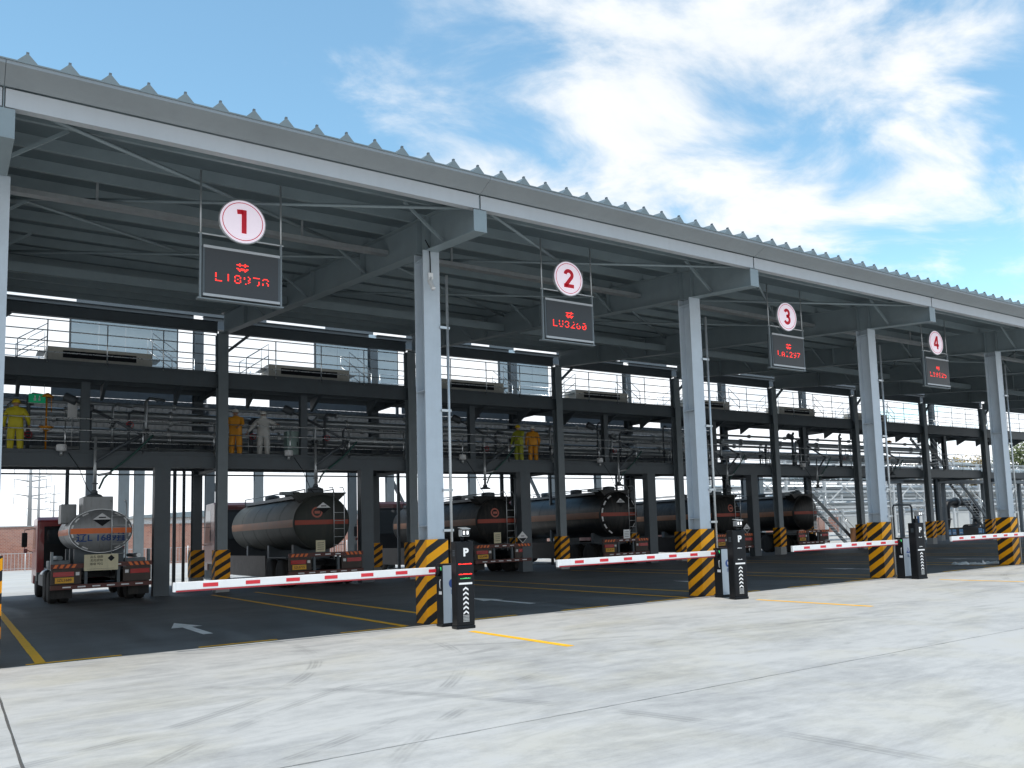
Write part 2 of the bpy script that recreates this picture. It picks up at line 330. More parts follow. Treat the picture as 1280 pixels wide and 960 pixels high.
BAY = {0: 'the bay before bay one', 1: 'bay one', 2: 'bay two', 3: 'bay three', 4: 'bay four', 5: 'the bay right after bay four', 6: 'the second bay after bay four', 7: 'the third bay after bay four', 8: 'the fourth bay after bay four'}

# ------------------------------------------------------------------ ground
def sheet(name, x0, x1, y0, y1, z, mat, parent=None):
    m = MB(); m.add([(x0, y0, z), (x1, y0, z), (x1, y1, z), (x0, y1, z)], [(0, 1, 2, 3)])
    return m.build(name, mat, parent)
tag(sheet('ground', -4000, 4000, -4000, 4000, -.12, SOIL), kind='structure')
apron = tag(sheet('concrete_apron', -90, 130, -60, -.0, -.03, JOINT), kind='structure')
xs = [-90, -60.5, -43, -25, -6.97, 29.4, 58, 94, 130]; ys = [0, -8.64, -17.3, -26, -43, -60]
for i in range(len(xs) - 1):
    for j in range(len(ys) - 1):
        g = .0085; m = MB(); x0, x1, y1, y0 = xs[i] + g, xs[i + 1] - g, ys[j] - g * (1 if j else .5), ys[j + 1] + g
        # edges nibbled by wear
        nseg = 220; ring = []
        def nib(): return random.uniform(0, .007) + (random.random() < .12) * random.uniform(.0, .02)
        for k in range(nseg): ring.append((x0 + (x1 - x0) * k / nseg, y0 + nib()))
        for k in range(20): ring.append((x1 - nib(), y0 + (y1 - y0) * k / 20))
        for k in range(nseg): ring.append((x1 - (x1 - x0) * k / nseg, y1 - (nib() if j else 0)))
        for k in range(20): ring.append((x0 + nib(), y1 - (y1 - y0) * k / 20))
        m.prism(ring, -.11, 0.0, 'z'); m.build('slab', CONC, apron)
asph = tag(MB().box(-90, 130, .002, 24.2, -.1, -.002).build('asphalt_bay_floor', ASPH), kind='structure')
rear = tag(MB().box(-90, 180, 24.21, 74, -.1, -.004).build('rear_road', mat_concrete('rear_concrete', (.30, .29, .28), (.46, .45, .43))), kind='structure')
def stripe(name, mat, x0, x1, y0, y1, parent, z=.003):
    m = MB(); n = max(2, int(max(x1 - x0, y1 - y0) / .25)); vs = []
    lx = (x1 - x0) > (y1 - y0)
    for k in range(n + 1):
        t = k / n; j1, j2 = random.uniform(-.004, .004), random.uniform(-.004, .004)
        if lx: vs += [(x0 + (x1 - x0) * t, y0 + j1, z), (x0 + (x1 - x0) * t, y1 + j2, z)]
        else: vs += [(x0 + j1, y0 + (y1 - y0) * t, z), (x1 + j2, y0 + (y1 - y0) * t, z)]
    m.add(vs, [(2 * k, 2 * k + 1, 2 * k + 3, 2 * k + 2) for k in range(n)]); return m.build(name, mat, parent)
for k in range(-2, 8):
    x = k * S
    for d in range(3):
        stripe('yellow_dash', YELP, x - 6.53 + d * 2.42, x - 5.25 + d * 2.42, .05, .18, asph)
    stripe('yellow_lane_line', YELP, x - .47, x - .33, .14, 15.4, asph)
    stripe('yellow_lane_line', YELP, x + .92, x + 1.06, .14, 15.4, asph)
    stripe('yellow_guide_line', YELP, x - .07, x + .07, -4.78, -1.73, apron)
    m = MB(); xa = x - 3.48
    m.add([(xa - .09, 2.25, .003), (xa + .09, 2.25, .003), (xa + .09, 4.1, .003), (xa + .30, 4.1, .003), (xa, 5.4, .003), (xa - .30, 4.1, .003), (xa - .09, 4.1, .003)], [(0, 1, 2, 3, 4, 5, 6)])
    m.build('white_arrow', WHIP, asph)

# ------------------------------------------------------------------ canopy
canopy = thing('truck_canopy', 'long grey steel canopy with ribbed roof over the tanker bays', 'canopy')
K0, K1 = -3, 9
SL = .105
def zroof(y): return 8.15 + SL * (y + 2.39)          # underside of the sheets
def H_sec(m, x, y, w_, d_, z0, z1, t=.022):
    m.box(x - w_ / 2, x + w_ / 2, y - d_ / 2, y - d_ / 2 + t, z0, z1)
    m.box(x - w_ / 2, x + w_ / 2, y + d_ / 2 - t, y + d_ / 2, z0, z1)
    m.box(x - .009, x + .009, y - d_ / 2 + t, y + d_ / 2 - t, z0, z1)
colm = MB(); H_sec(colm, 0, 0, .36, .42, 0, 7.47)
for z in (1.9, 4.6, 7.3):
    for sx in (-1, 1): colm.box(sx * .011, sx * .178, -.188, .188, z - .008, z + .008)
colme = colm.mesh('column'); colme.materials.append(COLM)
sbm = MB().box(0, .47, 0, .52, 0, 1.63); sbme = sbm.mesh('striped_base'); sbme.materials.append(STRIPE)
pipem = MB()
pipem.tube([(0, 0, .06), (0, 0, 7.0)], .03, 8)
for z in (1.8, 2.6, 4.2, 5.9): pipem.box(-.17, .045, -.02, .02, z - .025, z + .025)
pipeme = pipem.mesh('downpipe'); pipeme.materials.append(GALV)
brm = MB()
XC = .23
for k in range(K0, K1):
    x = k * S + XC
    c = link('column', colme, canopy, (x, .26, 0))
    s_ = link('striped_base', sbme, c, (-.235, -.26, .004), 0, .008)
    if k >= 0: link('downpipe', pipeme, c, (.325, -.235, 0))
    # rafter: tapered I section, plates butted
    m = MB(); y0, y1 = -1.97, Y2 - .02
    def zb(y): return 7.25 + SL * (y + 1.97)
    def zt(y): return zroof(y) - .23
    m.prism([(y0, zb(y0) + .016), (y1, zb(y1) + .016), (y1, zt(y1)), (y0, zt(y0))], x - .008, x + .008, 'x')
    for ya, yb_ in ((y0 - .03, .02), (.46, y1)):
        m.bar((x, ya, zb(ya) + .006), (x, yb_, zb(yb_) + .006), .27, .018)
    m.bar((x, y0, zt(y0) + .006), (x, y1, zt(y1) + .006), .25, .014)
    m.box(x - .135, x + .135, y0 - .024, y0 - .004, 7.26, 7.66)           # end plate
    for yy in (.04, .45, 3.5, 7., 10.5, 13.6):
        for sx in (-1, 1): m.box(x + sx * .012, x + sx * .125, yy - .006, yy + .006, zb(yy) + .02, zt(yy) - .005)
    m.build('rafter', STEEL, canopy)
# eave beam, gutter flashing, roof sheets, purlins: one piece per bay
eb = MB(); eb.box(.02, S - .02, -1.99, -1.97, 7.68, 7.94); eb.box(.02, S - .02, -1.97, -1.84, 7.682, 7.697); eb.box(.02, S - .02, -1.97, -1.84, 7.923, 7.938)
ebm = eb.mesh('eave_beam'); ebm.materials.append(TRIM)
fa = MB(); fa.prism([(-2.01, 7.975), (-2.02, 7.955), (-2.40, 8.10), (-2.40, 8.158), (-2.38, 8.158), (-2.375, 8.115)], .003, S - .003, 'x')
fam = fa.mesh('fascia_flashing'); fam.materials.append(FASC)
NR = 15; P = S / NR
rs = MB(); prof = []
for i in range(NR):
    a = i * P
    prof += [(a, .02), (a + .12, .02), (a + .225, .135), (a + .25, .135), (a + .355, .02)]
prof.append((S - .002, .02)); prof.append((S - .002, 0)); prof.append((0, 0))
RY0, RY1 = -2.415, 18.2
n = len(prof); vs = [(u, RY0, zroof(RY0) + z) for u, z in prof] + [(u, RY1, zroof(RY1) + z) for u, z in prof]
for i in range(n): rs.add([vs[i], vs[(i + 1) % n], vs[n + (i + 1) % n], vs[n + i]], [(0, 1, 2, 3)])
rs.add(vs[:n], [tuple(range(n))])
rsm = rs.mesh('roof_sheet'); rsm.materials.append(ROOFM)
cap = MB(); cap.box(-.017, .017, 0, .05, 0, .035); capm = cap.mesh('rib_fixing'); capm.materials.append(STEELD)
pu = MB()
pur_me = []
def purlin_mesh():
    m = MB(); m.box(.004, S - .004, -.004, .004, -.21, 0); m.box(.004, S - .004, .004, .07, -.21, -.2); m.box(.004, S - .004, .004, .07, -.01, 0); m.box(.004, S - .004, .06, .07, -.2, -.17)
    me = m.mesh('purlin'); me.materials.append(STEEL); return me
pme = purlin_mesh()
for k in range(K0, K1 - 1):
    x = k * S + XC
    link('eave_beam', ebm, canopy, (x, 0, 0)); link('fascia_flashing', fam, canopy, (x, 0, 0))
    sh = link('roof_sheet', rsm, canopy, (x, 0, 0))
    if -2 <= k < 5:
        for i in range(NR): link('rib_fixing', capm, sh, (i * P + .2375, RY0 + .01, zroof(RY0) + .134))
    yy = -.7
    while yy < 18.1:
        link('purlin', pme, canopy, (x, yy, zroof(yy) - .004)); yy += 1.36
    # wind bracing rods and knee braces
    m = MB()
    if k in (-1, 0, 1, 3):
        for (ya, yb_) in ((-1.7, 3.6), (3.6, 9.2)):
            m.tube([(x + .1, ya, zt(ya) - .1), (x + S - .1, yb_, zt(yb_) - .1)], .035, 6); m.tube([(x + .1, yb_, zt(yb_) - .22), (x + S - .1, ya, zt(ya) - .22)], .035, 6)
    else:
        m.tube([(x + .1, .3, zt(.3) - .1), (x + S - .1, 6., zt(6.) - .1)], .035, 6)
    m.build('bracing_rod', STEEL, canopy)
    for yy in (-.6, 3.4, 7.5, 11.6):
        for sx in (0, 1):
            m = MB(); xx = x + (.03 if sx == 0 else S - .03); d = 1 if sx == 0 else -1
            m.bar((xx, yy, zb(yy) + .06), (xx + d * .85, yy, zroof(yy) - .22), .05, .05); m.build('knee_brace', STEEL, canopy)
    # cable tray under the first purlins on hangers
    m = MB(); m.box(x + .02, x + S - .02, 2.1, 2.3, 7.98, 7.995); m.box(x + .02, x + S - .02, 2.1, 2.11, 7.995, 8.07); m.box(x + .02, x + S - .02, 2.29, 2.3, 7.995, 8.07)
    for q in (1.6, 5.4): m.bar((x + q, 2.2, 7.99), (x + q, 2.2, zroof(2.2) - .2), .04, .04)
    m.build('cable_tray', GALV, canopy)
    m = MB(); m.box(x + .03, x + S - .03, 9.3, 9.46, zb(9.4) + .1, zb(9.4) + .34); m.build('tie_beam', STEEL, canopy)
    # strip at the back end of the roof
    m = MB(); m.box(x + .01, x + S - .01, 18.21, 18.23, zroof(18.2) - .03, zroof(18.2) + .15); m.build('rear_flashing', TRIM, canopy)

# ------------------------------------------------------------------ loading platform behind the canopy
plat = thing('loading_platform', 'two-storey dark steel loading platform with railings above the parked tankers', 'platform', (0, DY, DZ))
PK0, PK1 = -2, 8
c2 = MB(); H_sec(c2, 0, 0, .34, .36, .42, 9.3); c2m = c2.mesh('column'); c2m.materials.append(STEELM)  # lighter steel than the row behind: front light put into the colour
c3 = MB(); H_sec(c3, 0, 0, .34, .36, .42, 10.24); c3m = c3.mesh('column'); c3m.materials.append(STEELD)
cf = MB(); cf.box(-.23, .23, -.23, .23, 0, .42); cfm = cf.mesh('concrete_plinth'); cfm.materials.append(CONCP)
s2 = MB().box(0, .5, 0, .5, 0, 1.05); s2m = s2.mesh('striped_base'); s2m.materials.append(STRIPE)
cw = MB(); cw.box(-.25, .25, -.2, .2, 0, 4.37); cwm = cw.mesh('column'); cwm.materials.append(STEELD)
mp_ = MB(); H_sec(mp_, 0, 0, .26, .26, 4.66, 7.08); mpm = mp_.mesh('column'); mpm.materials.append(STEELD)
for k in range(PK0, PK1 + 1):
    x = k * S + .24
    for (yy, me) in ((Y2 + .25 - DY, c2m), (19.6, c3m)):
        c = link('column', me, plat, (x, yy, -DZ)); link('concrete_plinth', cfm, c, (0, 0, 0), 0, .01); link('striped_base', s2m, c, (-.25, -.25, .425))
    if k < 6:
        MB().tube([(k * S + .3, 16.6, 4.02), (k * S + S + .28, 16.6, 4.02)], .03, 6).build('service_pipe', STEELD, plat)
    if k < PK1:
        if k < 5: link('column', cwm, plat, (k * S - 1.7, 15.8, -DZ))
        link('column', mpm, plat, (k * S - 4.0, 16.25, 0))
        m = MB(); m.bar((x + .16, 15.72, 8.45), (x + .9, 15.72, 9.12), .1, .1); m.build('knee_brace', STEELD, plat)
        # rear girder over the open top storey
        m = MB(); m.box(x + .175, x + S - .175, 19.45, 19.75, 10.12, 10.14); m.box(x + .175, x + S - .175, 19.59, 19.61, 10.14, 10.62); m.box(x + .175, x + S - .175, 19.45, 19.75, 10.62, 10.64); m.build('rear_girder', STEELD, plat)
        m = MB(); m.box(x + .175, x + S - .175, 15.62, 15.84, 9.12, 9.14); m.box(x + .175, x + S - .175, 15.72, 15.74, 9.14, 9.5); m.box(x + .175, x + S - .175, 15.62, 15.84, 9.5, 9.52); m.build('front_girder', STEELD, plat)
    m = MB(); m.box(x - .1, x + .1, 15.95, 19.42, 7.12, 7.13); m.box(x - .008, x + .008, 15.95, 19.42, 7.13, 7.5); m.build('cross_beam', STEELD, plat)
    m = MB(); m.box(x - .1, x + .1, 15.95, 19.42, 4.2, 4.215); m.box(x - .008, x + .008, 15.95, 19.42, 4.215, 4.56); m.build('cross_beam', STEELD, plat)
def channel(m, x0, x1, y, z0, z1, d=.12):
    m.box(x0, x1, y, y + .012, z0, z1); m.box(x0, x1, y + .012, y + d, z0, z0 + .014); m.box(x0, x1, y + .012, y + d, z1 - .014, z1)
def railing(name, x0, x1, y, z, hgt, nr, sp, side=None):
    rl = MB(); hs = [hgt * (i + 1) / nr for i in range(nr)]
    rail = None
    e = bpy.data.objects.new(name, None); COL.objects.link(e); e.parent = plat; e.location = (x0, y, z)
    n_ = max(1, round((x1 - x0) / sp))
    pm = MB().tube([(0, 0, 0), (0, 0, hgt)], .021, 6).mesh('post'); pm.materials.append(RAILM)
    for i in range(n_ + 1): link('post', pm, e, ((x1 - x0) * i / n_, 0, 0))
    rm = MB().tube([(-.0, 0, 0), (x1 - x0, 0, 0)], .02, 6).mesh('rail'); rm.materials.append(RAILM)
    for h_ in hs: link('rail', rm, e, (0, 0, h_))
    kb = MB().box(0, x1 - x0, .022, .027, .012, .11).build('toe_board', STEELD, e)
for k in range(PK0, PK1):
    x = k * S + .24
    m = MB(); channel(m, x - S + .18 + S, x + S - .18, 15.90, 4.22, 4.64); m.build('edge_beam', STEELD, plat)
    m = MB(); channel(m, x + .0, x + S, 15.98 - .2, 7.12, 7.58); m.build('edge_beam', STEELD, plat)
    if k < 7:
        m = MB(); m.box(x + .01, x + S - .01, 15.92, 19.9, 4.645, 4.675)
        m.build('deck_plate', STEELD, plat)
    m = MB(); m.box(x + .01, x + S - .01, 15.80, 19.9, 7.585, 7.612); m.build('deck_plate', STEELD, plat)
    for yy in (17.1, 18.3):
        m = MB(); channel(m, x + .02, x + S - .02, yy, 7.2, 7.5, .08); m.build('joist', STEELD, plat)
        if k < 7:
            m = MB(); channel(m, x + .02, x + S - .02, yy, 4.3, 4.6, .08); m.build('joist', STEELD, plat)
    # brackets carrying the top deck edge
    for q in (1.2, 3.66, 6.0):
        m = MB(); m.prism([(15.9, 7.11), (17.0, 7.11), (17.0, 6.6)], x + q - .05, x + q + .05, 'x'); m.build('deck_bracket', STEELD, plat)
    railing('top_guard_rail', x + .2, x + S - .2, 15.84, 7.612, 1.42, 4, 1.75)
    railing('rear_guard_rail', x + .2, x + S - .2, 19.3, 7.612, 1.2, 3, 1.75)
    if k < 7: railing('middle_guard_rail', x + .2, x + S - .2, 16.0, 4.675, 1.15, 3, 2.3)

vis = [(-21, -18), (-11, -8.4), (-7.0, -4.0), (2.9, 5.4), (7.6, 9.2), (12.6, 13.6), (15.0, 17.6), (21.2, 21.8), (25.2, 26.8), (30.5, 31.2)]
xa = 2 * -S
for v0, v1 in vis + [(58, 58)]:
    if v1 < xa: continue
    if v0 > xa: MB().box(xa, v0, 19.585, 19.60, 10.642, 11.05).build('closing_plate', STEELD, plat)
    xa = max(xa, v1)
# raised crossovers on the top deck
def crossover(k):
    t = thing('raised_crossover', 'cream crossover box with handrails, top deck above ' + BAY[k + 1], 'crossover', ((k - .5) * S + .2, 17.0 + DY, 7.614 + DZ), 0, 'crossover boxes on the top deck')
    MB().box(-1.62, 1.62, 0, 1.0, .02, .78).build('body', CREAM, t, bevel=.01)
    MB().box(-1.15, 1.1, -.012, -.001, .42, .66).build('dark_slot', BLACK, t)
    for sx in (-1, 1):
        for yy in (.02, .98):
            m = MB()
            m.tube([(sx * 2.45, yy, .0), (sx * 2.45, yy, .95), (sx * 1.62, yy, 1.55), (sx * 1.62, yy, .78)], .02, 6)
            m.tube([(sx * 2.45, yy, .5), (sx * 1.62, yy, 1.1)], .018, 6)
            m.build('handrail', RAILM, t)
        for i in range(3): MB().box(min(sx * (1.65 + .26 * i), sx * (1.88 + .26 * i)), max(sx * (1.65 + .26 * i), sx * (1.88 + .26 * i)), .1, .9, .56 - .25 * i, .59 - .25 * i).build('step', GALV, t)
    return t
for k in range(0, 7): crossover(k)

# wall panels behind the top deck, closed sheets behind the middle deck
for (xa, xb, nm) in ((-4.05, -.35, 'bay one'), (5.35, 9.2, 'bay two'), (14.8, 17.7, 'bay three')):
    t = thing('windbreak_panel', 'pale blue-grey wall panel behind the top deck, seen through ' + nm, 'wall panel', (xa, 20.6 + DY, 7.0 + DZ), 0, 'wall panels behind the top deck')
    nn = max(3, round((xb - xa) / .98)); wd = (xb - xa) / nn
    for i in range(nn): MB().box(i * wd + .004, (i + 1) * wd - .004, 0, .05, .62, 3.9).build('panel', PANELB, t, bevel=.006)
    for q in (0, xb - xa): MB().box(q - .06, q + .06, .06, .16, -7.0 - DZ, 3.9).build('post', STEELD, t)
for k in range(-1, 5):
    t = thing('screen_wall', 'grey corrugated screen behind the middle deck, ' + BAY[k + 1], 'screen', ((k - 1) * S + .245, 20.35 + DY, 4.2 + DZ), 0, 'screen sheets behind the pipes')
    m = MB(); u = 0; pts = []
    W_ = S
    for i_ in range(29): u = i_ * W_ / 29; pts += [(u, 0), (u + .1, 0), (u + .13, .025), (u + .22, .025)]
    pts.append((W_, .0))
    pts2 = [(a, b_ + .012) for a, b_ in pts][::-1]
    m.prism(pts + pts2, .25, 3.02, 'z'); m.build('sheet', SCREEN, t)
    MB().box((2.4, 3.0, 1.7)[k % 3], W_, .0, .03, 3.03, 3.50).build('closing_sheet', SCREEN, t); MB().box(0, .5, .0, .03, 3.03, 3.50).build('closing_sheet', SCREEN, t)
    for q in (.3, W_ - .3): MB().box(q - .05, q + .05, .07, .17, -4.2 - DZ, 3.0).build('post', STEELD, t)
    for q in (.6, 2.4): MB().box(0, W_, .066, .069 + .05, q - .04, q + .04).build('girt', STEELD, t)

t = thing('pipe_trestle', 'row of plain steel columns carrying a beam behind the parked tankers', 'pipe trestle', (0, 30, 0))
for i, xx in enumerate([-2.36, -1.01, -0.36, 2.79, 5.14, 7.82, 10.11, 12.29, 17.52, 20.89, 23.28, 26.92, 40.77, 42.53, 48.15]):
    m = MB(); H_sec(m, 0, 0, .42, .3, 0, 5.75); m.build('column', STEELM if i % 3 else STEELD, t, (xx, 0, 0))
MB().box(-4, 47, -.15, .15, 5.752, 6.1).build('beam', STEELD, t)
for xx in (3.6, 13.2, 22.5): MB().bar((xx, .0, 3.4), (xx - 1.2, .0, 5.74), .16, .16).build('diagonal_brace', STEELD, t)
# pipes that run along the middle deck
PIP = [(19.15, 5.05, .16, 'low thick silver pipe'), (18.75, 5.5, .09, 'thin silver pipe at knee height'), (19.2, 5.75, .2, 'fat silver clad pipe at waist height'), (18.9, 6.15, .07, 'thin silver pipe at chest height'), (19.2, 6.45, .15, 'silver clad pipe at head height'), (18.7, 6.75, .06, 'thin silver pipe under the top deck')]
for i, (yy, zz, r, lab) in enumerate(PIP):
    t = thing('process_pipe', lab + ' running along the middle deck', 'pipe', (-1.6 * S, yy + DY, zz + DZ), 0, 'pipes along the middle deck')
    Lp = 8.3 * S; MB().tube([(0, 0, 0), (Lp, 0, 0)], r, 14).build('pipe', INSUL, t)
    m = MB(); q = 1.1 + i * .7; fl = MB().lathe([(r + .055, -.02), (r + .055, .02)], (0, 0, 0), (1, 0, 0), 14, 0, False).mesh('flange'); fl.materials.append(GALV)
    while q < Lp: link('flange', fl, t, (q, 0, 0)); link('flange', fl, t, (q + .06, 0, 0)); q += 3.1 + (i * 1.37) % 1.7
# valve manifolds
def manifold(k):
    rnd = random.Random(k + 50)
    t = thing('valve_manifold', 'valve cluster with handwheels on the middle deck, ' + BAY[k + 1], 'valves', ((k - .5) * S - .5, 17.9 + DY, 4.676 + DZ), 0, 'valve clusters on the middle deck')
    for i, dx in enumerate((-1.9, -1.35, 1.2, 1.7, 2.3)):
        h_ = rnd.uniform(1.3, 2.25); r = rnd.choice((.045, .06, .075)); dy = rnd.uniform(-.2, .3)
        p_ = MB().tube([(dx, dy, 0), (dx, dy, h_), (dx + .12, dy, h_ + .12), (dx + .7, dy + .5, h_ + .14)], r, 10).build('pipe', rnd.choice((INSUL, PIPED, INSUL)), t)
        zz = rnd.uniform(.6, 1.2)
        m = MB(); m.lathe([(r + .06, -.1), (r + .06, -.07), (r + .02, -.06), (r + .03, .06), (r + .06, .07), (r + .06, .1)], (dx, dy, zz), (0, 0, 1), 12); m.tube([(dx, dy, zz), (dx, dy - .28, zz)], .018, 6); m.build('valve', PIPED, t)
        m = MB(); n_ = 16; pts = [(dx + .11 * math.cos(a * 2 * math.pi / n_), dy - .28, zz + .11 * math.sin(a * 2 * math.pi / n_)) for a in range(n_ + 1)]
        m.tube(pts, .012, 5, cap=False); m.tube([(dx - .11, dy - .28, zz), (dx + .11, dy - .28, zz)], .01, 5); m.build('handwheel', REDP if i % 2 else GALV, t)
    MB().tube([(-2.1, .05, .35), (2.5, .05, .35)], .05, 8).build('header_pipe', INSUL, t)
    MB().tube([(-1.9, -.3, .0), (-1.9, -.3, 1.5), (-1.5, -.3, 1.5), (-1.5, -.3, 0)], .02, 6).build('pipe_hoop', GALV, t)
    return t
for k in range(0, 7): manifold(k)
# loading arms
def loading_arm(k, zend):
    t = thing('filling_crane', ('articulated filling arm with drop pipe over the tanker in ' if zend < 4 else 'filling arm hanging over the empty ') + BAY[k + 1], 'filling arm', ((k - .5) * S, DY, DZ), 0, 'loading arms')
    bx, by = -.15, 16.7
    MB().tube([(bx, by, 4.68), (bx, by, 6.25)], .07, 10).build('riser', PIPED, t)
    m = MB()
    for z in (4.9, 6.2): m.lathe([(.11, -.03), (.11, .03)], (bx, by, z), (0, 0, 1), 12, 0, False)
    m.lathe([(.1, -.12), (.12, -.05), (.12, .05), (.1, .12)], (bx, by, 6.3), (1, 0, 0), 12); m.build('swivel', PIPED, t)
    MB().tube([(bx, by, 6.3), (bx + .9, by - .35, 5.75), (bx + 1.55, by - .6, 5.35)], .05, 10).build('boom', PIPED, t)
    MB().tube([(bx + 1.55, by - .6, 5.35), (bx + .8, by - .85, 4.9), (-.08, 15.6, 4.35)], .05, 10).build('outer_boom', PIPED, t)
    MB().lathe([(.13, -.2), (.15, -.18), (.15, .18), (.13, .2)], (bx - .55, by + .2, 6.6), (1, -.3, -.5), 12).build('counterweight', PIPED, t)
    MB().tube([(bx, by, 6.3), (bx - .55, by + .2, 6.6)], .03, 8).build('counterweight_bar', PIPED, t)
    d = MB().tube([(-.08, 15.6, 5.2), (-.08, 15.6, zend)], [.04, .055], 10).build('drop_pipe', GALV, t)
    m = MB()
    for z in (zend + .15, zend + .42): m.lathe([(.1, -.02), (.1, .02)], (-.08, 15.6, z), (0, 0, 1), 12, 0, False)
    m.lathe([(.24, -.0), (.20, .05), (.10, .09), (.07, .2)], (-.08, 15.6, zend), (0, 0, 1), 14); m.build('drop_flange', PIPED, t)
    pts = []
    for i in range(13):
        u = i / 12; pts.append((.05 + 1.65 * u, 15.65 + .3 * u, zend + .25 + (5.1 - zend) * (u ** .62) - .55 * math.sin(math.pi * u) * .4))
    MB().tube(pts, .032, 8).build('vapour_hose', GREENP, t)
    MB().tube([(.0, 15.6, zend + .7), (.22, 15.55, zend + .74), (.4, 15.6, zend + .78)], .04, 8).build('side_valve', GALV, t)
    return t
for k, ze in ((0, 3.22), (1, 3.45), (2, 3.45), (3, 3.6), (4, 3.45), (5, 3.5), (6, 4.3)): loading_arm(k, ze)
# small drum beacons on the platform edge
bt = thing('edge_beacon', 'small white drum beacon on the middle deck edge above ' + BAY[1], 'beacon', (-4.69, 15.80 + DY, 4.66 + DZ), 0, 'drum beacons on the platform edge')
MB().lathe([(.12, 0), (.15, .02), (.15, .2), (.12, .22)], (0, 0, .05), (0, 0, 1), 16).build('drum', WHITE, bt); MB().tube([(0, 0, -.1), (0, 0, .05)], .05, 8).build('foot', GALV, bt)
MB().tube([(.2, 0, 0), (.5, -.1, -.5), (.75, -.2, -1.2), (.98, -.15, -1.45)], .012, 5).build('cable', BLACK, bt)
for k in range(1, 6): copy_tree(bt, None, (-4.69 + k * S, 15.80 + DY, 4.66 + DZ), None, 'small white drum beacon on the middle deck edge above ' + BAY[k + 1])

# ------------------------------------------------------------------ emergency shower and signs on the middle deck
def shower(x, y, z, label):
    t = thing('emergency_shower', label, 'shower', (x, y, z), 0, 'emergency showers')
    YO = pbr('orange_enamel', (.85, .33, .02), .4, 0, .05)
    MB().tube([(0, 0, 0), (0, 0, 2.05), (0, -.08, 2.12), (0, -.3, 2.12)], .028, 8).build('pole', YO, t)
    MB().lathe([(.03, .12), (.10, .08), (.19, -.02), (.17, -.03)], (0, -.3, 2.03), (0, 0, 1), 16).build('shower_rose', YO, t)
    MB().lathe([(.04, -.12), (.14, -.05), (.24, .04), (.22, .045)], (0, -.12, .98), (0, 0, 1), 16).build('eyewash_bowl', YO, t)
    MB().lathe([(.16, 0), (.16, .02)], (0, 0, 0), (0, 0, 1), 14).build('foot_plate', YO, t)
    MB().tube([(.12, -.3, 2.05), (.12, -.3, 1.5)], .01, 5).build('pull_rod', YO, t)
shower(-5.0, 17.6 + DY, 4.676 + DZ, 'orange emergency shower with eyewash bowl behind the yellow-suited worker')
shower(43.2, 18.0 + DY, 4.676 + DZ, 'orange emergency shower on the far open end of the middle deck')
GREENS = pbr('green_sign', (.0, .30, .13), .5, 0, .03, emit=(.0, .35, .15), estr=.15)
def exit_sign(x, y, z, label):
    t = thing('exit_sign', label, 'sign', (x, y, z), 0, 'green exit signs')
    MB().box(-.24, .24, -.015, .015, -.15, .15).build('board', GREENS, t)
    MB().box(-.26, .26, -.012, .012, -.17, -.152).build('frame', GALV, t)
    m = MB()
    for dx in (-.06, .07): m.box(dx - .02, dx + .02, -.02, -.0155, .02, .09); m.box(dx - .035, dx + .03, -.02, -.0155, -.08, .01)
    m.build('running_figure_mark', WHITE, t)
    MB().tube([(-.2, 0, .15), (-.2, 0, .5)], .008, 5).build('hanger', GALV, t); MB().tube([(.2, 0, .15), (.2, 0, .5)], .008, 5).build('hanger', GALV, t)
exit_sign(-5.3, 17.3 + DY, 6.62 + DZ, 'small green exit sign hanging left of the orange emergency shower')
exit_sign(42.2, 18.6 + DY, 6.6 + DZ, 'small green exit sign hanging over the far open end of the deck')
t = thing('fire_notice', 'small white notice with red mark on the middle deck of bay four', 'sign', (24.8, 17.4 + DY, 6.2 + DZ)); MB().box(-.16, .16, 0, .02, -.25, .25).build('board', WHITE, t); MB().lathe([(.1, 0), (.1, .004)], (0, -.004, 0), (0, -1, 0), 16).build('red_mark', REDP, t); MB().tube([(0, .05, -1.52), (0, .05, .3)], .02, 6).build('post', GALV, t)
t = thing('white_notice', 'plain white upright notice board on the rail in bay one', 'sign', (-4.3, 16.9 + DY, 6.2 + DZ)); MB().box(-.14, .14, 0, .02, -.28, .4).build('board', WHITE, t); MB().tube([(0, .05, -1.52), (0, .05, .3)], .02, 6).build('post', GALV, t)
t = thing('green_cabinet', 'narrow pale green cabinet on the middle deck beside the white-suited worker', 'cabinet', (3.0, 16.6 + DY, 4.676 + DZ)); MB().box(-.24, .24, -.2, .2, 0, 1.05).build('body', pbr('pale_green_enamel', (.22, .32, .30), .45), t, bevel=.015); MB().box(-.2, .2, -.206, -.201, .08, .98).build('door', pbr('pale_green_door', (.26, .36, .34), .45), t); MB().tube([(.14, -.23, .5), (.14, -.23, .65)], .012, 6).build('handle', BLACK, t)

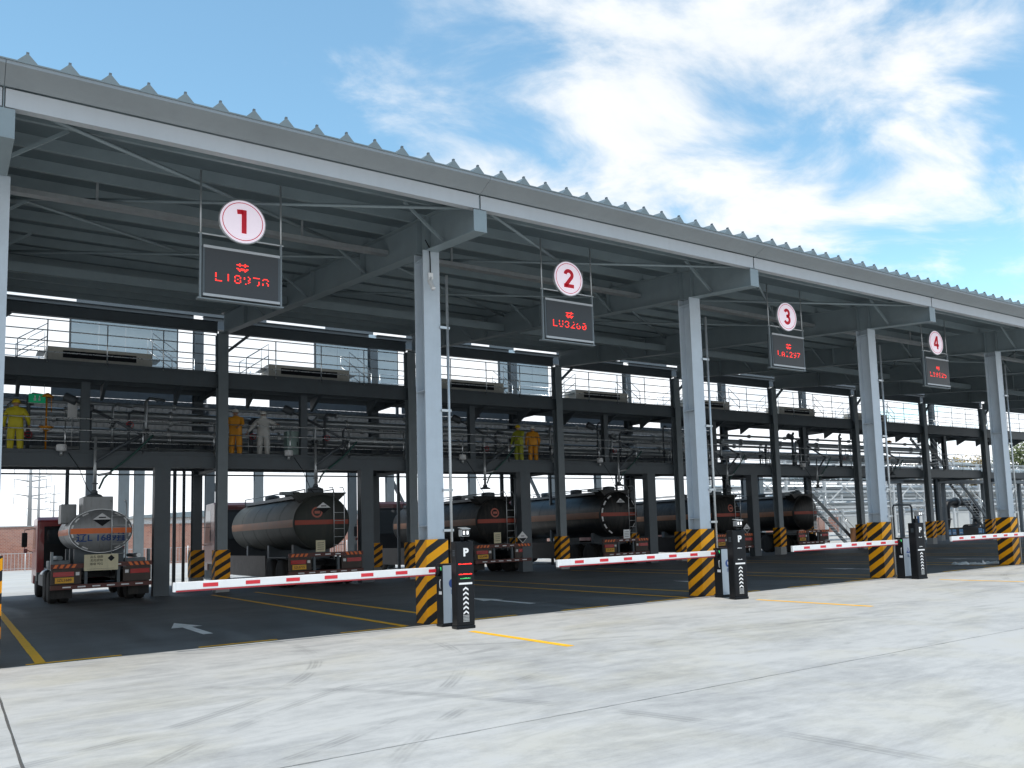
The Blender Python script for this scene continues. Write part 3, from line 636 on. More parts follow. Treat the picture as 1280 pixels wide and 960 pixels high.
# ------------------------------------------------------------------ hanging lane displays
def arc(cx, cz, r, a0, a1, n_=12, sz=1.): return [(cx + r * math.cos(R(a0 + (a1 - a0) * i / n_)), cz + sz * r * math.sin(R(a0 + (a1 - a0) * i / n_))) for i in range(n_ + 1)]
DIG = [[[(.02, .215), (.02, -.215)], [(-.10, .165), (.0, .175)]],
       [arc(0, .085, .095, 175, -35, 14, .95) + [(-.095, -.175)], [(-.137, -.172), (.14, -.172)]],
       [arc(-.01, .095, .088, 160, -88, 12) + [(-.035, .006)], [(-.035, .004)] + arc(-.01, -.085, .1, 80, -160, 14)],
       [[(.055, .215), (.055, -.215)], [(.04, .2), (-.115, -.07)], [(-.145, -.085), (.135, -.085)]]]
def ribbon(m, pts, wd, y, zc_):
    vs = []; n_ = len(pts)
    for i, p in enumerate(pts):
        a_ = Vector(pts[max(0, i - 1)]); b_ = Vector(pts[min(n_ - 1, i + 1)]); d = (b_ - a_).normalized(); nr = Vector((-d.y, d.x)) * wd / 2
        vs += [(p[0] + nr.x, y, zc_ + p[1] + nr.y), (p[0] - nr.x, y, zc_ + p[1] - nr.y)]
    m.add(vs, [(2 * i, 2 * i + 1, 2 * i + 3, 2 * i + 2) for i in range(n_ - 1)])
F57 = dict((c, r.split('/')) for c, r in {'L': '1..../1..../1..../1..../1..../1..../11111', '1': '..1../.11../..1../..1../..1../..1../.111.', '8': '.111./1...1/1...1/.111./1...1/1...1/.111.', '9': '.111./1...1/1...1/.1111/....1/...1./.11..', '5': '11111/1..../1111./....1/....1/1...1/.111.', '6': '..11./.1.../1..../1111./1...1/1...1/.111.', 'U': '1...1/1...1/1...1/1...1/1...1/1...1/.111.', '3': '.111./1...1/....1/..11./....1/1...1/.111.', '2': '.111./1...1/....1/...1./..1../.1.../11111', '0': '.111./1...1/1..11/1.1.1/11..1/1...1/.111.', 'A': '..1../.1.1./1...1/1...1/11111/1...1/1...1', '7': '11111/....1/...1./..1../..1../.1.../.1...'}.items())
GLY = ['..1...1../111111111/..1...1../.1111111./11.111.11/.1111111./..1...1..'.split('/'), '.1111111./.1..1..1./.1111111./.1..1..1./.1111111./.1.....1./.1111111.'.split('/')]
def led_text(t, nm, glyphs, px_, cx, cz, seed):
    rnd = random.Random(seed); m = MB(); wtot = sum(len(g[0]) + 2 for g in glyphs) - 2; x = cx - wtot * px_ * 1.3 / 2
    for g in glyphs:
        lost = {r_ for r_ in range(7) if rnd.random() < .27}
        for r_, row in enumerate(g):
            for c_, ch in enumerate(row):
                if ch == '1' and (r_ not in lost or rnd.random() < .2):
                    x0 = x + c_ * px_ * 1.3; z0 = cz + (3 - r_) * px_ * 1.25; m.box(x0, x0 + px_ * 1.22, -.0125, -.009, z0 - px_ * .42, z0 + px_ * .42)
        x += (len(g[0]) + 2) * px_ * 1.3
    m.build(nm, LEDR, t)
def display(k, plate_a, plate_b):
    x = k * S + (-3.47, -3.72, -3.67, -3.74)[k]
    t = thing('lane_display', 'hanging red LED display under a round white number ' + ('one', 'two', 'three', 'four')[k], 'sign', (x, 0, 5.95), 0, 'numbered lane displays')
    MB().box(-.66, .66, .0, .16, .0, .90).build('housing', STEELD, t, bevel=.01)
    MB().box(-.62, .62, -.008, -.001, .05, .85).build('screen', LEDP, t)
    MB().box(-.65, .65, -.02, .0 - .009, .855, .90).build('top_trim', TRIM, t); MB().box(-.65, .65, -.02, -.009, .0, .045).build('bottom_trim', TRIM, t)
    for sx in (-1, 1):
        MB().box(sx * .685 - .016, sx * .685 + .016, .03, .08, -.02, 1.12).build('side_post', STEELM, t)
        MB().tube([(sx * .685, .055, 1.12), (sx * .685, .055, zroof(0) - .2 - 5.95)], .016, 6).build('hanger_rod', GALV, t)
    MB().box(-.73, .73, .035, .06, 1.10, 1.125).build('cross_bar', GALV, t); MB().box(-.73, .73, .03, .15, -.045, -.022).build('bottom_bar', STEELM, t)
    d = MB().lathe([(.385, 0), (.385, .05)], (0, .03, 1.42), (0, -1, 0), 40, 0, False).build('number_disc', DISC, t)
    m = MB(); n_ = 40; vs = []
    for i in range(n_):
        a = 2 * math.pi * i / n_
        for r in (.335, .348): vs.append((r * math.cos(a), -.024, 1.42 + r * math.sin(a)))
    m.add(vs, [(2 * i, 2 * i + 1, (2 * i + 3) % (2 * n_), (2 * i + 2) % (2 * n_)) for i in range(n_)]); m.build('red_ring', DIGIT, d)
    m = MB(); vs = []
    for i in range(n_):
        a = 2 * math.pi * i / n_
        for r, yy in ((.386, -.02), (.386, .03), (.405, .03), (.405, -.02)): vs.append((r * math.cos(a), yy, 1.42 + r * math.sin(a)))
    m.add(vs, [(4 * i + q, 4 * i + (q + 1) % 4, (4 * i + 4 + (q + 1) % 4) % (4 * n_), (4 * i + 4 + q) % (4 * n_)) for i in range(n_) for q in range(4)]); m.build('rim', GALV, d)
    m = MB()
    for st in DIG[k]: ribbon(m, st, .085, -.0275, 1.42)
    m.build('digit', DIGIT, d)
    led_text(t, 'led_character', [GLY[0 if k < 3 else 1]], .0175, .0, .58, k); led_text(t, 'led_plate_number', [F57[c] for c in plate_b], .0175, .0, .36, k + 9)
    return t
for k, (a, b_) in enumerate((('辽', 'L18958'), ('辽', 'LU3260'), ('辽', 'LA1297'), ('辽', 'L18625'))): display(k, a, b_)

# ------------------------------------------------------------------ barrier gates and kiosks
BW = ['between bays one and two', 'between bays two and three', 'between bays three and four', 'after bay four', 'at the far end']
def barrier(k):
    t = thing('barrier_gate', 'red and white barrier arm with silver cabinet, column ' + BW[k], 'barrier', (k * S, 0, 0), 0, 'lane barrier gates')
    MB().box(-.03, .36, -.68, -.41, .004, .05).box(-.02, .35, -.67, -.42, .05, 1.17).build('cabinet', BLACK, t, bevel=.012)
    MB().box(-.005, .335, -.677, -.6705, .07, 1.14).build('silver_panel', SILVER, t)
    # round blue mark with a white letter
    d = MB().lathe([(.088, 0), (.088, .003)], (.20, -.6775, .80), (0, -1, 0), 28, 0, False).build('blue_logo_disc', BLUE, t)
    if k == 2:
        d.data = MB().prism([(-.09, -.08), (.09, -.08), (.0, .09)], -.6805, -.6775, 'y').mesh('blue_logo_disc')
        for v in d.data.vertices: v.co.x += .2; v.co.z += .8
        d.data.materials.append(BLUE)
    lettering('logo_letter', 'P' if k != 2 else 'L', .10, WHITE, d, (.20, -.6825, .80), .001, .003)
    for i, z in enumerate((.66, .62)): lettering('logo_caption', ('停车', '道闸')[i], .05, BLUE, t, (.20, -.6785, z), .0008)
    m = MB().box(-.0275, -.0205, -.64, -.56, 1.05, 1.11); m.build('green_indicator', LEDG, t)
    m = MB(); m.tube([(-.03, -.62, .88), (-.045, -.62, .85), (-.045, -.62, .74), (-.03, -.62, .71)], .012, 6); m.build('door_handle', GALV, t)
    MB().box(-.0275, -.0205, -.64, -.54, .60, .66).build('maker_plate', WHITE, t)
    # arm: pivot clamp, white beam, red bands front and back
    MB().lathe([(.1, 0), (.1, .06), (.07, .07)], (-.02, -.53, 1.04), (-1, 0, 0), 18).build('pivot_clamp', BLACK, t)
    a = MB().box(-4.60, -.10, -.56, -.50, .985, 1.115).build('arm', WHITE, t, bevel=.008)
    m = MB().box(-4.60, -.10, -.558, -.502, .962, .984).build('red_edge', pbr('red_edge_rubber', (.35, .02, .03), .6), a)
    for i in range(7):
        xx = -4.2 + i * .66; MB().box(xx, xx + .23, -.5635, -.4965, 1.02, 1.08).build('red_band', REDP, a)
    MB().box(-4.64, -4.602, -.56, -.50, .965, 1.115).build('end_cap', WHITE, a)
    return t
for k in range(0, 5): barrier(k)
KL = ['kiosk with two red LED lines, between bays one and two', 'kiosk without red lines, between bays two and three', 'kiosk with raised camera head, between bays three and four']
def kiosk(k, x, y, rz):
    t = thing('entry_kiosk', 'black plate-reading ' + KL[k], 'kiosk', (x, y, 0), R(rz), 'plate-reading kiosks')
    bw, bd, bh = .345, .26, 1.58
    MB().box(-bw / 2 - .01, bw / 2 + .01, -.01, bd + .01, .004, .06).box(-bw / 2, bw / 2, 0, bd, .06, bh).build('body', BLACK, t, bevel=.015)
    MB().box(-bw / 2 + .02, bw / 2 - .02, -.005, -.0005, .12, bh - .03).build('glass_front', BLACK, t)
    lettering('letter_p', 'P', .20, WHITE, t, (.015, -.008, 1.375), .002, .008)
    cols = (LEDR, LEDR, LEDG) if k == 0 else (WHITE, WHITE, WHITE)
    rnd = random.Random(k)
    for z, mt, wd in ((1.17, cols[0], .26 if k == 0 else .12), (.985, cols[1], .26 if k == 0 else .0), (.91, cols[2], .2 if k == 0 else .12)):
        if not wd: continue
        m = MB(); xx = -wd / 2
        while xx < wd / 2: m.box(xx, min(xx + .018, wd / 2), -.009, -.006, z - .008, z + rnd.uniform(.0, .014)); xx += .022
        m.build('led_line', mt, t)
    m = MB(); m.box(-.13, .13, -.009, -.006, .80, .835); m.build('white_caption_strip', WHITE, t)
    m = MB()
    for i in range(6):
        z = .73 - i * .085
        MB().prism([(-.052, z - .045), (-.052, z - .012), (0, z + .028), (.052, z - .012), (.052, z - .045), (0, z - .006)], -.0095, -.006, 'y').build('chevron', WHITE, t)
    m = MB()
    for i in range(5):
        for j in range(5): m.box(-.055 + i * .024, -.038 + i * .024, -.009, -.006, .13 + j * .026, .148 + j * .026)
    m.build('speaker_grille', GALV, t)
    m = MB()
    for i in range(4): m.box(-bw / 2 - .004, -bw / 2 - .0005, .06, .16, 1.32 + i * .03, 1.335 + i * .03)
    m.build('side_vent', STEELD, t)
    zz = bh
    if k == 2:
        MB().box(-.05, .05, .08, .16, bh, bh + .12).build('neck', BLACK, t); zz = bh + .10
    MB().tube([(0, .12, zz), (0, .12, zz + .09)], .03, 10).build('camera_bracket', BLACK, t)
    c = MB().box(-.075, .075, -.06, .10, zz + .09, zz + .22).prism([(-.10, zz + .222), (.12, zz + .25), (.12, zz + .262), (-.10, zz + .234)], -.085, .085, 'x').build('camera_housing', GALV, t, bevel=.01)
    MB().box(-.068, .068, -.066, -.061, zz + .1, zz + .21).build('camera_glass', BLACK, c)
    for dx in (-.035, .035): MB().box(dx - .018, dx + .018, -.07, -.0665, zz + .125, zz + .19).build('camera_lamp', pbr('camera_lamp', (.8, .8, .8), .3, 0, 0, emit=(1, 1, 1), estr=.8), c)
kiosk(0, .125, -1.31, -6); kiosk(1, S - .10, -1.36, -14); kiosk(2, 2 * S + .04, -1.2, -10)
# crumpled plastic sheet left on the asphalt
rnd = random.Random(12); vs = []; nx, ny = 22, 9
for j in range(ny):
    for i in range(nx): vs.append((-.95 + 1.9 * i / (nx - 1) + rnd.uniform(-.04, .04), -.35 + .7 * j / (ny - 1) + rnd.uniform(-.05, .05) + .15 * math.sin(i * .6), .012 + abs(rnd.gauss(0, .045)) * (1 if 0 < i < nx - 1 and 0 < j < ny - 1 else .1)))
PLS = pbr('plastic_film', (.55, .56, .55), .3, 0, .1)
ps = MB().add(vs, [(j * nx + i, j * nx + i + 1, (j + 1) * nx + i + 1, (j + 1) * nx + i) for j in range(ny - 1) for i in range(nx - 1)], 0, False).build('plastic_sheet', PLS, None, (22.2, 1.3, .0), R(-35)); tag(ps, 'crumpled pale plastic sheet lying on the asphalt near the last striped column', 'plastic sheet')
# cctv camera on the second front column
t = thing('cctv_camera', 'small white CCTV camera on the column between bays one and two', 'camera', (.20, .05, 6.78))
MB().box(-.05, .05, -.04, -.005, .1, .22).build('junction_box', WHITE, t); MB().tube([(0, -.04, .12), (-.03, -.12, .06), (-.06, -.16, .0)], .018, 8).build('bracket', WHITE, t)
MB().lathe([(.03, -.14), (.045, -.12), (.045, .1), (.05, .11)], (-.07, -.2, -.08), (.1, -.5, -.8), 14).build('camera_body', WHITE, t); MB().tube([(-.1, -.01, .9), (-.02, -.03, .75), (.0, -.02, .5), (0, -.02, .22)], .012, 6).build('cable', BLACK, t)

# ------------------------------------------------------------------ tankers
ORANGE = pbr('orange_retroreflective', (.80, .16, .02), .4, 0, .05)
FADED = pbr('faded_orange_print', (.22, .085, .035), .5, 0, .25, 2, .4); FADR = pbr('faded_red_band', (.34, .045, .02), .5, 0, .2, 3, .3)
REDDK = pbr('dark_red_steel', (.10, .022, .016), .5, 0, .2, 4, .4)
LAMP = pbr('red_lamp_lens', (.45, .02, .02), .15, 0, .05)
PLATEY = pbr('yellow_plate', (.80, .42, .03), .5, 0, .08, 8, .25)
PLACARD = pbr('cream_placard', (.68, .62, .42), .6, 0, .08, 5, .2)
def tank_paint(name, c, metal, rough): return pbr(name, c, rough, metal, .16, 1.6, .45)
def tanker(name, label, X, Yr, Wd, a, b_, zc_, tl, total, tankmat, cabcol, box=None, dark=False, plate='L1689', number=None, logo=None, placard=True, cabh=2.9, diamond=True, dish=.32, dashes=True):
    t = thing(name, label, 'tanker truck', (X, Yr, 0), 0, 'tanker trucks parked nose-in under the platform')
    hw = Wd / 2
    ty0 = .32
    def dome(x, z):
        r = min(.985, math.hypot(x / a, (z - zc_) / b_)); return dish * (1 - math.sqrt(1 - .93 * r * r))
    # tank shell
    m = MB(); n_ = 44; rings = []
    for q in (0.02, .25, .5, .72, .88, .96, 1.0): rings.append((ty0 + dish * (1 - math.sqrt(max(0, 1 - .93 * q * q))), q))
    yb0 = rings[-1][0]; y = yb0
    for q in (.04, .0801, tl * .5, tl - .08): rings.append((yb0 + q, 1.0))
    for q in (.96, .85, .65, .35, .02): rings.append((yb0 + tl + dish * math.sqrt(1 - q * q) * .8, q))
    vs = []
    for yy, q in rings:
        for i in range(n_):
            an = 2 * math.pi * i / n_; vs.append((a * q * math.cos(an), yy, zc_ + b_ * q * math.sin(an)))
    fs = [(i * n_ + j, i * n_ + (j + 1) % n_, (i + 1) * n_ + (j + 1) % n_, (i + 1) * n_ + j) for i in range(len(rings) - 1) for j in range(n_)]
    fs += [tuple(range(n_)), tuple((len(rings) - 1) * n_ + j for j in range(n_))]
    m.add(vs, fs, 0, True); tank = m.build('tank', tankmat, t)
    def hoop(yy, wd, th, mat, a0=0, a1=360, nm='tank_hoop'):
        m = MB(); vs = []; nn = max(6, int((a1 - a0) / 7.5))
        for i in range(nn + 1):
            an = R(a0 + (a1 - a0) * i / nn)
            for yy_, r_ in ((yy, .001), (yy, th), (yy + wd, th), (yy + wd, .001)): vs.append(((a + r_) * math.cos(an), yy_, zc_ + (b_ + r_) * math.sin(an)))
        fs = [(4 * i + q, 4 * i + (q + 1) % 4, 4 * i + 4 + (q + 1) % 4, 4 * i + 4 + q) for i in range(nn) for q in range(4)] + [(0, 1, 2, 3), (4 * nn, 4 * nn + 3, 4 * nn + 2, 4 * nn + 1)]
        m.add(vs, fs, 0, False); return m.build(nm, mat, tank)
    hoop(yb0 - .01, .07, .02, GALV if not dark else tankmat)
    for q in range(1, max(2, int(tl / 1.6))): hoop(yb0 + tl * q / max(2, int(tl / 1.6)), .05, .006, tankmat)
    if dark: tankmat.node_tree.nodes['Principled BSDF'].inputs['Specular IOR Level'].default_value = .3
    # orange band along both flanks and across the rear head
    hb = .085
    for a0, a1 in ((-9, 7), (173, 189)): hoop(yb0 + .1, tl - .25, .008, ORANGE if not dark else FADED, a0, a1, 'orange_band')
    def head_patch(nm, x0, x1, z0, z1, mat, nx=18, nz=3, off=.008, shape=None):
        m = MB(); vs = []
        for j in range(nz + 1):
            for i in range(nx + 1):
                z = z0 + (z1 - z0) * j / nz; xl = a * .97 * math.sqrt(max(0, 1 - ((z - zc_) / b_) ** 2)); xx = max(-xl, min(xl, x0 + (x1 - x0) * i / nx))
                vs.append((xx, ty0 + dome(xx, z) - off, z))
        fs = [(j * (nx + 1) + i, j * (nx + 1) + i + 1, (j + 1) * (nx + 1) + i + 1, (j + 1) * (nx + 1) + i) for j in range(nz) for i in range(nx)]
        m.add(vs, fs); return m.build(nm, mat, tank)
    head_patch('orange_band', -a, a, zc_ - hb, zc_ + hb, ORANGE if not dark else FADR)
    # white reflective dashes round the rim
    for i in range(16):
        if i in (3, 4, 11, 12) or not dashes: continue
        an0 = 2 * math.pi * i / 16 + .08; m = MB(); vs = []
        for q in range(5):
            an = an0 + .24 * q / 4
            for rr in (.90, .955):
                xx, zz = a * rr * math.cos(an), zc_ + b_ * rr * math.sin(an); vs.append((xx, ty0 + dome(xx, zz) - .006, zz))
        m.add(vs, [(2 * q, 2 * q + 1, 2 * q + 3, 2 * q + 2) for q in range(4)]); m.build('reflective_dash', WHITE, tank)
    if diamond:
        for nm, zs_, mt in (('hazard_diamond', ((0, .21), (-.3, 0), (.3, 0)), WHITE), ('hazard_diamond', ((0, -.21), (.3, 0), (-.3, 0)), BLACK)):
            zz0 = zc_ + b_ * .52; m = MB(); m.add([(q[0] * (.9), ty0 + dome(q[0], zz0 + q[1]) - .022, zz0 + q[1]) for q in zs_], [(0, 1, 2)]); m.build(nm, mt, tank)
        MB().box(-.10, .10, ty0 + dome(0, zc_ + b_ * .52) - .032, ty0 + dome(0, zc_ + b_ * .52) - .026, zc_ + b_ * .52 + .05, zc_ + b_ * .52 + .085).build('hazard_mark', BLACK, tank)
    if number:
        lettering('tank_number', number, .27, BLUE, tank, (0, ty0 - .012, zc_ - b_ * .34), .002, .006, 1.1, lambda x, z: dome(x, z))
    if logo:
        m = MB(); n2 = 24; vs = []
        for i in range(n2):
            an = 2 * math.pi * i / n2
            for rr in (.14, .2): xx, zz = logo + rr * math.cos(an), zc_ + b_ * .36 + rr * math.sin(an); vs.append((xx, ty0 + dome(xx, zz) - .008, zz))
        m.add(vs, [(2 * i, 2 * i + 1, (2 * i + 3) % (2 * n2), (2 * i + 2) % (2 * n2)) for i in range(n2)]); m.build('round_red_logo', pbr('faded_red_print', (.45, .12, .08), .5), tank)
        MB().box(logo - .1, logo + .1, ty0 + .0 - .0, ty0 + .004, zc_ + b_ * .36 - .05, zc_ + b_ * .36 + .05).build('logo_bar', pbr('faded_red_print', (.45, .12, .08), .5), tank)
    # top box / walkway
    if box:
        x0, x1, y0, y1, h_ = box; zt_ = zc_ + b_
        MB().box(x0, x1, y0, y1, zt_ - .25, zt_ + h_).build('manhole_box', tankmat, tank, bevel=.02)
        MB().box(x0 - .5, x0 - .06, y0 + 1.2, y0 + 2.0, zt_ - .4, zt_ + h_ * .55).build('valve_box', tankmat, tank, bevel=.02)
    else:
        zt_ = zc_ + b_
        MB().box(-.5, .5, ty0 + .45, yb0 + tl - .2, zt_ - .06, zt_ + .06).build('walkway', STEELD, tank)
        for q in range(3):
            yy = yb0 + .7 + q * tl / 3.2; MB().lathe([(.3, 0), (.3, .2), (.27, .24), (.1, .26)], (0, yy, zt_ + .05), (0, 0, 1), 18).build('manhole', STEELD, tank)
        for sx in (-1, 1): MB().tube([(sx * .55, ty0 + .5, zt_ - .12), (sx * .55, ty0 + .5, zt_ + .22), (sx * .55, yb0 + tl - .4, zt_ + .22), (sx * .55, yb0 + tl - .4, zt_ - .12)], .022, 6).build('walkway_rail', STEELD, tank)
        MB().prism([(-.62, zt_ - .28), (.62, zt_ - .28), (1.02, zt_ + .10), (-1.02, zt_ + .10)], ty0 + .34, ty0 + .95, 'y').build('spill_collar', tankmat, tank)
        MB().box(-1.4, -.75, ty0 + .5, ty0 + .8, zt_ + .02, zt_ + .14).build('overflow_tray', STEELM, tank)
    # rear ladder
    lx = a * .52; m = MB(); zt_ = zc_ + b_
    for dx in (-.2, .2): m.tube([(lx + dx, .22, .95), (lx + dx, .22, zt_ + .12), (lx + dx, .36, zt_ + .28), (lx + dx, .7, zt_ + .28)], .016, 6)
    for i in range(6): m.tube([(lx - .2, .22, 1.2 + i * .3), (lx + .2, .22, 1.2 + i * .3)], .014, 6)
    m.build('ladder', GALV, t)
    # chassis, rear beam and lights
    m = MB()
    for sx in (-1, 1): m.box(sx * .43 - .05, sx * .43 + .05, .3, total - .4, .72, .98)
    for yy in (1.2, 3., 5.2): m.box(-.38, .38, yy, yy + .12, .76, .94)
    m.build('chassis', BLACK, t)
    zsad = zc_ - b_ * .8
    for q in (.14, .5, .85): MB().box(-.7, .7, yb0 + tl * q - .12, yb0 + tl * q + .12, .985, max(1.1, zsad)).build('saddle', STEELD, t)
    up = MB().box(-hw, hw, .0, .12, 1.10, 1.24).build('rear_beam', REDDK, t)
    for sx in (-1, 1):
        for i in range(4):
            x0 = sx * (hw - .06) - sx * i * .16
            MB().prism([(x0, 1.115), (x0 - sx * .09, 1.115), (x0 - sx * .15, 1.225), (x0 - sx * .06, 1.225)], -.006, -.0005, 'y').build('orange_chevron', ORANGE, up)
    for i in range(3): MB().box(-.45 + i * .38, -.25 + i * .38, -.006, -.0005, 1.15, 1.19).build('white_reflector', WHITE, up)
    DB = pbr('dirty_brown_steel', (.06, .042, .034), .6, 0, .2, 5, .5)
    for sx in (-1, 1): MB().box(min(sx * (hw - .02), sx * (hw - .82)), max(sx * (hw - .02), sx * (hw - .82)), .05, .16, .62, 1.09).build('light_panel', DB, t)
    for xx in (-.45, .45): MB().box(xx - .04, xx + .04, .05, .14, .6, 1.098).build('hanger_bar', STEELD, t)
    for sx in (-1, 1):
        l_ = MB().box(min(sx * (hw - .07), sx * (hw - .62)), max(sx * (hw - .07), sx * (hw - .62)), .02, .049, .86, 1.0).build('tail_light', LAMP, t)
        MB().box(sx * (hw - .72) - .05, sx * (hw - .72) + .05, .02, .049, .88, .98).build('reversing_light', WHITE, t)
    lo = MB().box(-hw, hw, -.02, .09, .46, .60).build('under_run_bar', REDDK, t)
    for i in range(6): MB().box(-hw + .32 + i * (Wd - .8) / 5, -hw + .54 + i * (Wd - .8) / 5, -.026, -.0205, .51, .55).build('white_reflector', WHITE, lo)
    pl = MB().box(-hw + .12, -hw + .62, -.0, .019, .66, .83).build('number_plate', PLATEY, t)
    lettering('plate_characters', '辽' + plate[:5], .11, REDDK, pl, (-hw + .37, -.003, .745), .001, .002)
    if placard:
        pb = MB().box(-.52, .42, -.05, -.03, 1.0, 1.50).build('placard', PLACARD, t)
        for i, (z, tx) in enumerate(((1.42, '品名 硫酸'), (1.31, '危险货物'), (1.20, '限载 吨位'))): lettering('placard_text', tx, .085, BLACK, pb, (-.18, -.053, z), .001)
        MB().prism([(.22, 1.27), (.32, 1.37), (.22, 1.47), (.12, 1.37)], -.054, -.0505, 'y').build('placard_mark', BLACK, pb)
        MB().box(-.45, .3, -.053, -.0505, 1.05, 1.055).build('placard_rule', BLACK, pb)
    # mudguards
    for sx in (-1, 1):
        x0, x1 = sorted((sx * (hw - .02), sx * (hw - .62)))
        MB().box(x0, x1, .35, .38, .18, .72).build('mud_flap', RUBBER, t)
        MB().box(x0, x1, .45, 2.6, 1.08, 1.11).build('mudguard', STEELD, t)
        if box:
            MB().box(x0, x1, 1.0, 1.9, 1.12, 1.34).build('hose_locker', STEELM, t, bevel=.03); MB().box(sx * (hw - .05) - .03, sx * (hw - .05) + .03, .2, .5, 1.05, 1.62).build('corner_post', STEELM, t)
            MB().tube([(sx * (hw - .3), .6, 1.42), (sx * (hw - .3), 2.6, 1.42)], .07, 10).build('coiled_hose', GALV if sx > 0 else STEELM, t)
        MB().box(sx * (hw - .04) - .02, sx * (hw - .04) + .02, 3.0, total - 3.2, .5 if not dark else .34, .85 if not dark else 1.16).build('side_guard', STEELD if not dark else BLACK, t)
    MB().lathe([(.3, 0), (.3, 1.1)], (-hw + .35, total - 4.1, .75), (0, 1, 0), 16).build('fuel_tank', INSUL, t)
    # wheels
    tyre = MB().lathe([(.30, -.13), (.44, -.14), (.5, -.11), (.515, -.05), (.515, .05), (.5, .11), (.44, .14), (.30, .13)], (0, 0, 0), (1, 0, 0), 26); tm = tyre.mesh('tyre'); tm.materials.append(RUBBER)
    rim = MB().lathe([(.05, -.06), (.16, -.08), (.24, -.02), (.30, -.10), (.305, .10), (.24, .02), (.16, .0), (.05, -.02)], (0, 0, 0), (1, 0, 0), 20); rmm = rim.mesh('rim'); rmm.materials.append(GALV)
    axles = [(1.25, True), (2.55, True), (total - 1.35, False)] + ([(total - 3.0, False)] if total > 9 else [])
    for yy, dual in axles:
        for sx in (-1, 1):
            for off in ((.16, .46) if dual else (.2,)):
                wl = bpy.data.objects.new('wheel', None); COL.objects.link(wl); wl.parent = t; wl.location = (sx * (hw - off), yy, .515)
                link('tyre', tm, wl); link('rim', rmm, wl)
        MB().tube([(-hw + .3, yy, .515), (hw - .3, yy, .515)], .07, 8).build('axle', BLACK, t)
    # cab
    cy0, cy1 = total - 2.15, total
    m = MB(); poly = [(cy0, .75), (cy0, cabh - .12), (cy0 + .25, cabh), (cy1 - .45, cabh - .02), (cy1 - .08, cabh * .62), (cy1, cabh * .5), (cy1, .45), (cy1 - .8, .45), (cy1 - .85, .75)]
    cabw = hw - .02
    m.prism(poly, -cabw, cabw, 'x'); cab = m.build('cab', cabcol, t, bevel=.05)
    for sx in (-1, 1):
        MB().prism([(cy0 + .75, 1.75), (cy0 + .75, cabh - .35), (cy1 - .55, cabh - .35), (cy1 - .25, 1.75)], sx * cabw + (.0005 if sx > 0 else -.0055), sx * cabw + (.0055 if sx > 0 else -.0005), 'x').build('side_window', GLASS, cab)
        mi = MB().box(sx * (cabw + .28) - .09, sx * (cabw + .28) + .09, cy1 - .5, cy1 - .42, 1.82, 2.36).build('mirror', BLACK, cab, bevel=.03)
        MB().tube([(sx * cabw, cy1 - .45, 2.5), (sx * (cabw + .28), cy1 - .46, 2.46), (sx * (cabw + .28), cy1 - .46, 2.3)], .014, 6).tube([(sx * cabw, cy1 - .45, 1.62), (sx * (cabw + .28), cy1 - .46, 1.74), (sx * (cabw + .28), cy1 - .46, 1.9)], .014, 6).build('mirror_arm', BLACK, mi)
        MB().box(sx * (cabw + .24) - .06, sx * (cabw + .24) + .06, cy1 - .5, cy1 - .42, 1.6, 1.76).build('lower_mirror', cabcol, cab, bevel=.02)
        MB().box(min(sx * (cabw - .5), sx * cabw), max(sx * (cabw - .5), sx * cabw), cy0 - .25, cy0 - .02, .6, .9).build('step_box', STEELD, t)
    MB().box(-cabw + .22, cabw - .22, cy0 - .03, cy0 - .002, 1.0, cabh - .34).build('rear_shade_sheet', BLACK, cab, bevel=.02); MB().box(-cabw + .3, cabw - .3, cy0 - .038, cy0 - .031, 1.9, cabh - .45).build('rear_window', GLASS, cab)  # black sheet on the cab's back stands in for the shade there
    return t
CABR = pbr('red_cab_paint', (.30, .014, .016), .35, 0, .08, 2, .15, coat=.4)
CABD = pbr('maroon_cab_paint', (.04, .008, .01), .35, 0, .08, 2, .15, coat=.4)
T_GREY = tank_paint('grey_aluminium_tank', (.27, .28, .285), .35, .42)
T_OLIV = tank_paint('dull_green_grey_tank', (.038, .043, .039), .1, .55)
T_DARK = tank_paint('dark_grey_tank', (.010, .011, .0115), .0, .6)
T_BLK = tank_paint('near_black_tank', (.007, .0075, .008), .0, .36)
def bx_(k): return (k + .5) * S
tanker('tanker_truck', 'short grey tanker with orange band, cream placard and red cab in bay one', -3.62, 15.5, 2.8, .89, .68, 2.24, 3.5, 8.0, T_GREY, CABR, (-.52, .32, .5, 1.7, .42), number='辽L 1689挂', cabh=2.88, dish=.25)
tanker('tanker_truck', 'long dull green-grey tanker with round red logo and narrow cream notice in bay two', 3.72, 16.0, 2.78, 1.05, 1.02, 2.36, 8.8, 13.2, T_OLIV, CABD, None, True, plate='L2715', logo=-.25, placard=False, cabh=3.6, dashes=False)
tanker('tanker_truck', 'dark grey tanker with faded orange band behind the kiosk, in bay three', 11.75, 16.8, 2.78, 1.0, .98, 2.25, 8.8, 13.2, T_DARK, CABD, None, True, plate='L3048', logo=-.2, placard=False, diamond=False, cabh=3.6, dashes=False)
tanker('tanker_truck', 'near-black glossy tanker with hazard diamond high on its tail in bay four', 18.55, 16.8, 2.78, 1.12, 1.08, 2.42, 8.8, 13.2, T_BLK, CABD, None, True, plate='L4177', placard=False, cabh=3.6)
tanker('tanker_truck', 'dark tanker with orange band and round logo in the bay right after bay four', 26.0, 16.9, 2.78, 1.0, .98, 2.25, 8.8, 13.2, T_DARK, CABD, None, True, plate='L5360', logo=.1, placard=False, diamond=False, cabh=3.5, dashes=False)
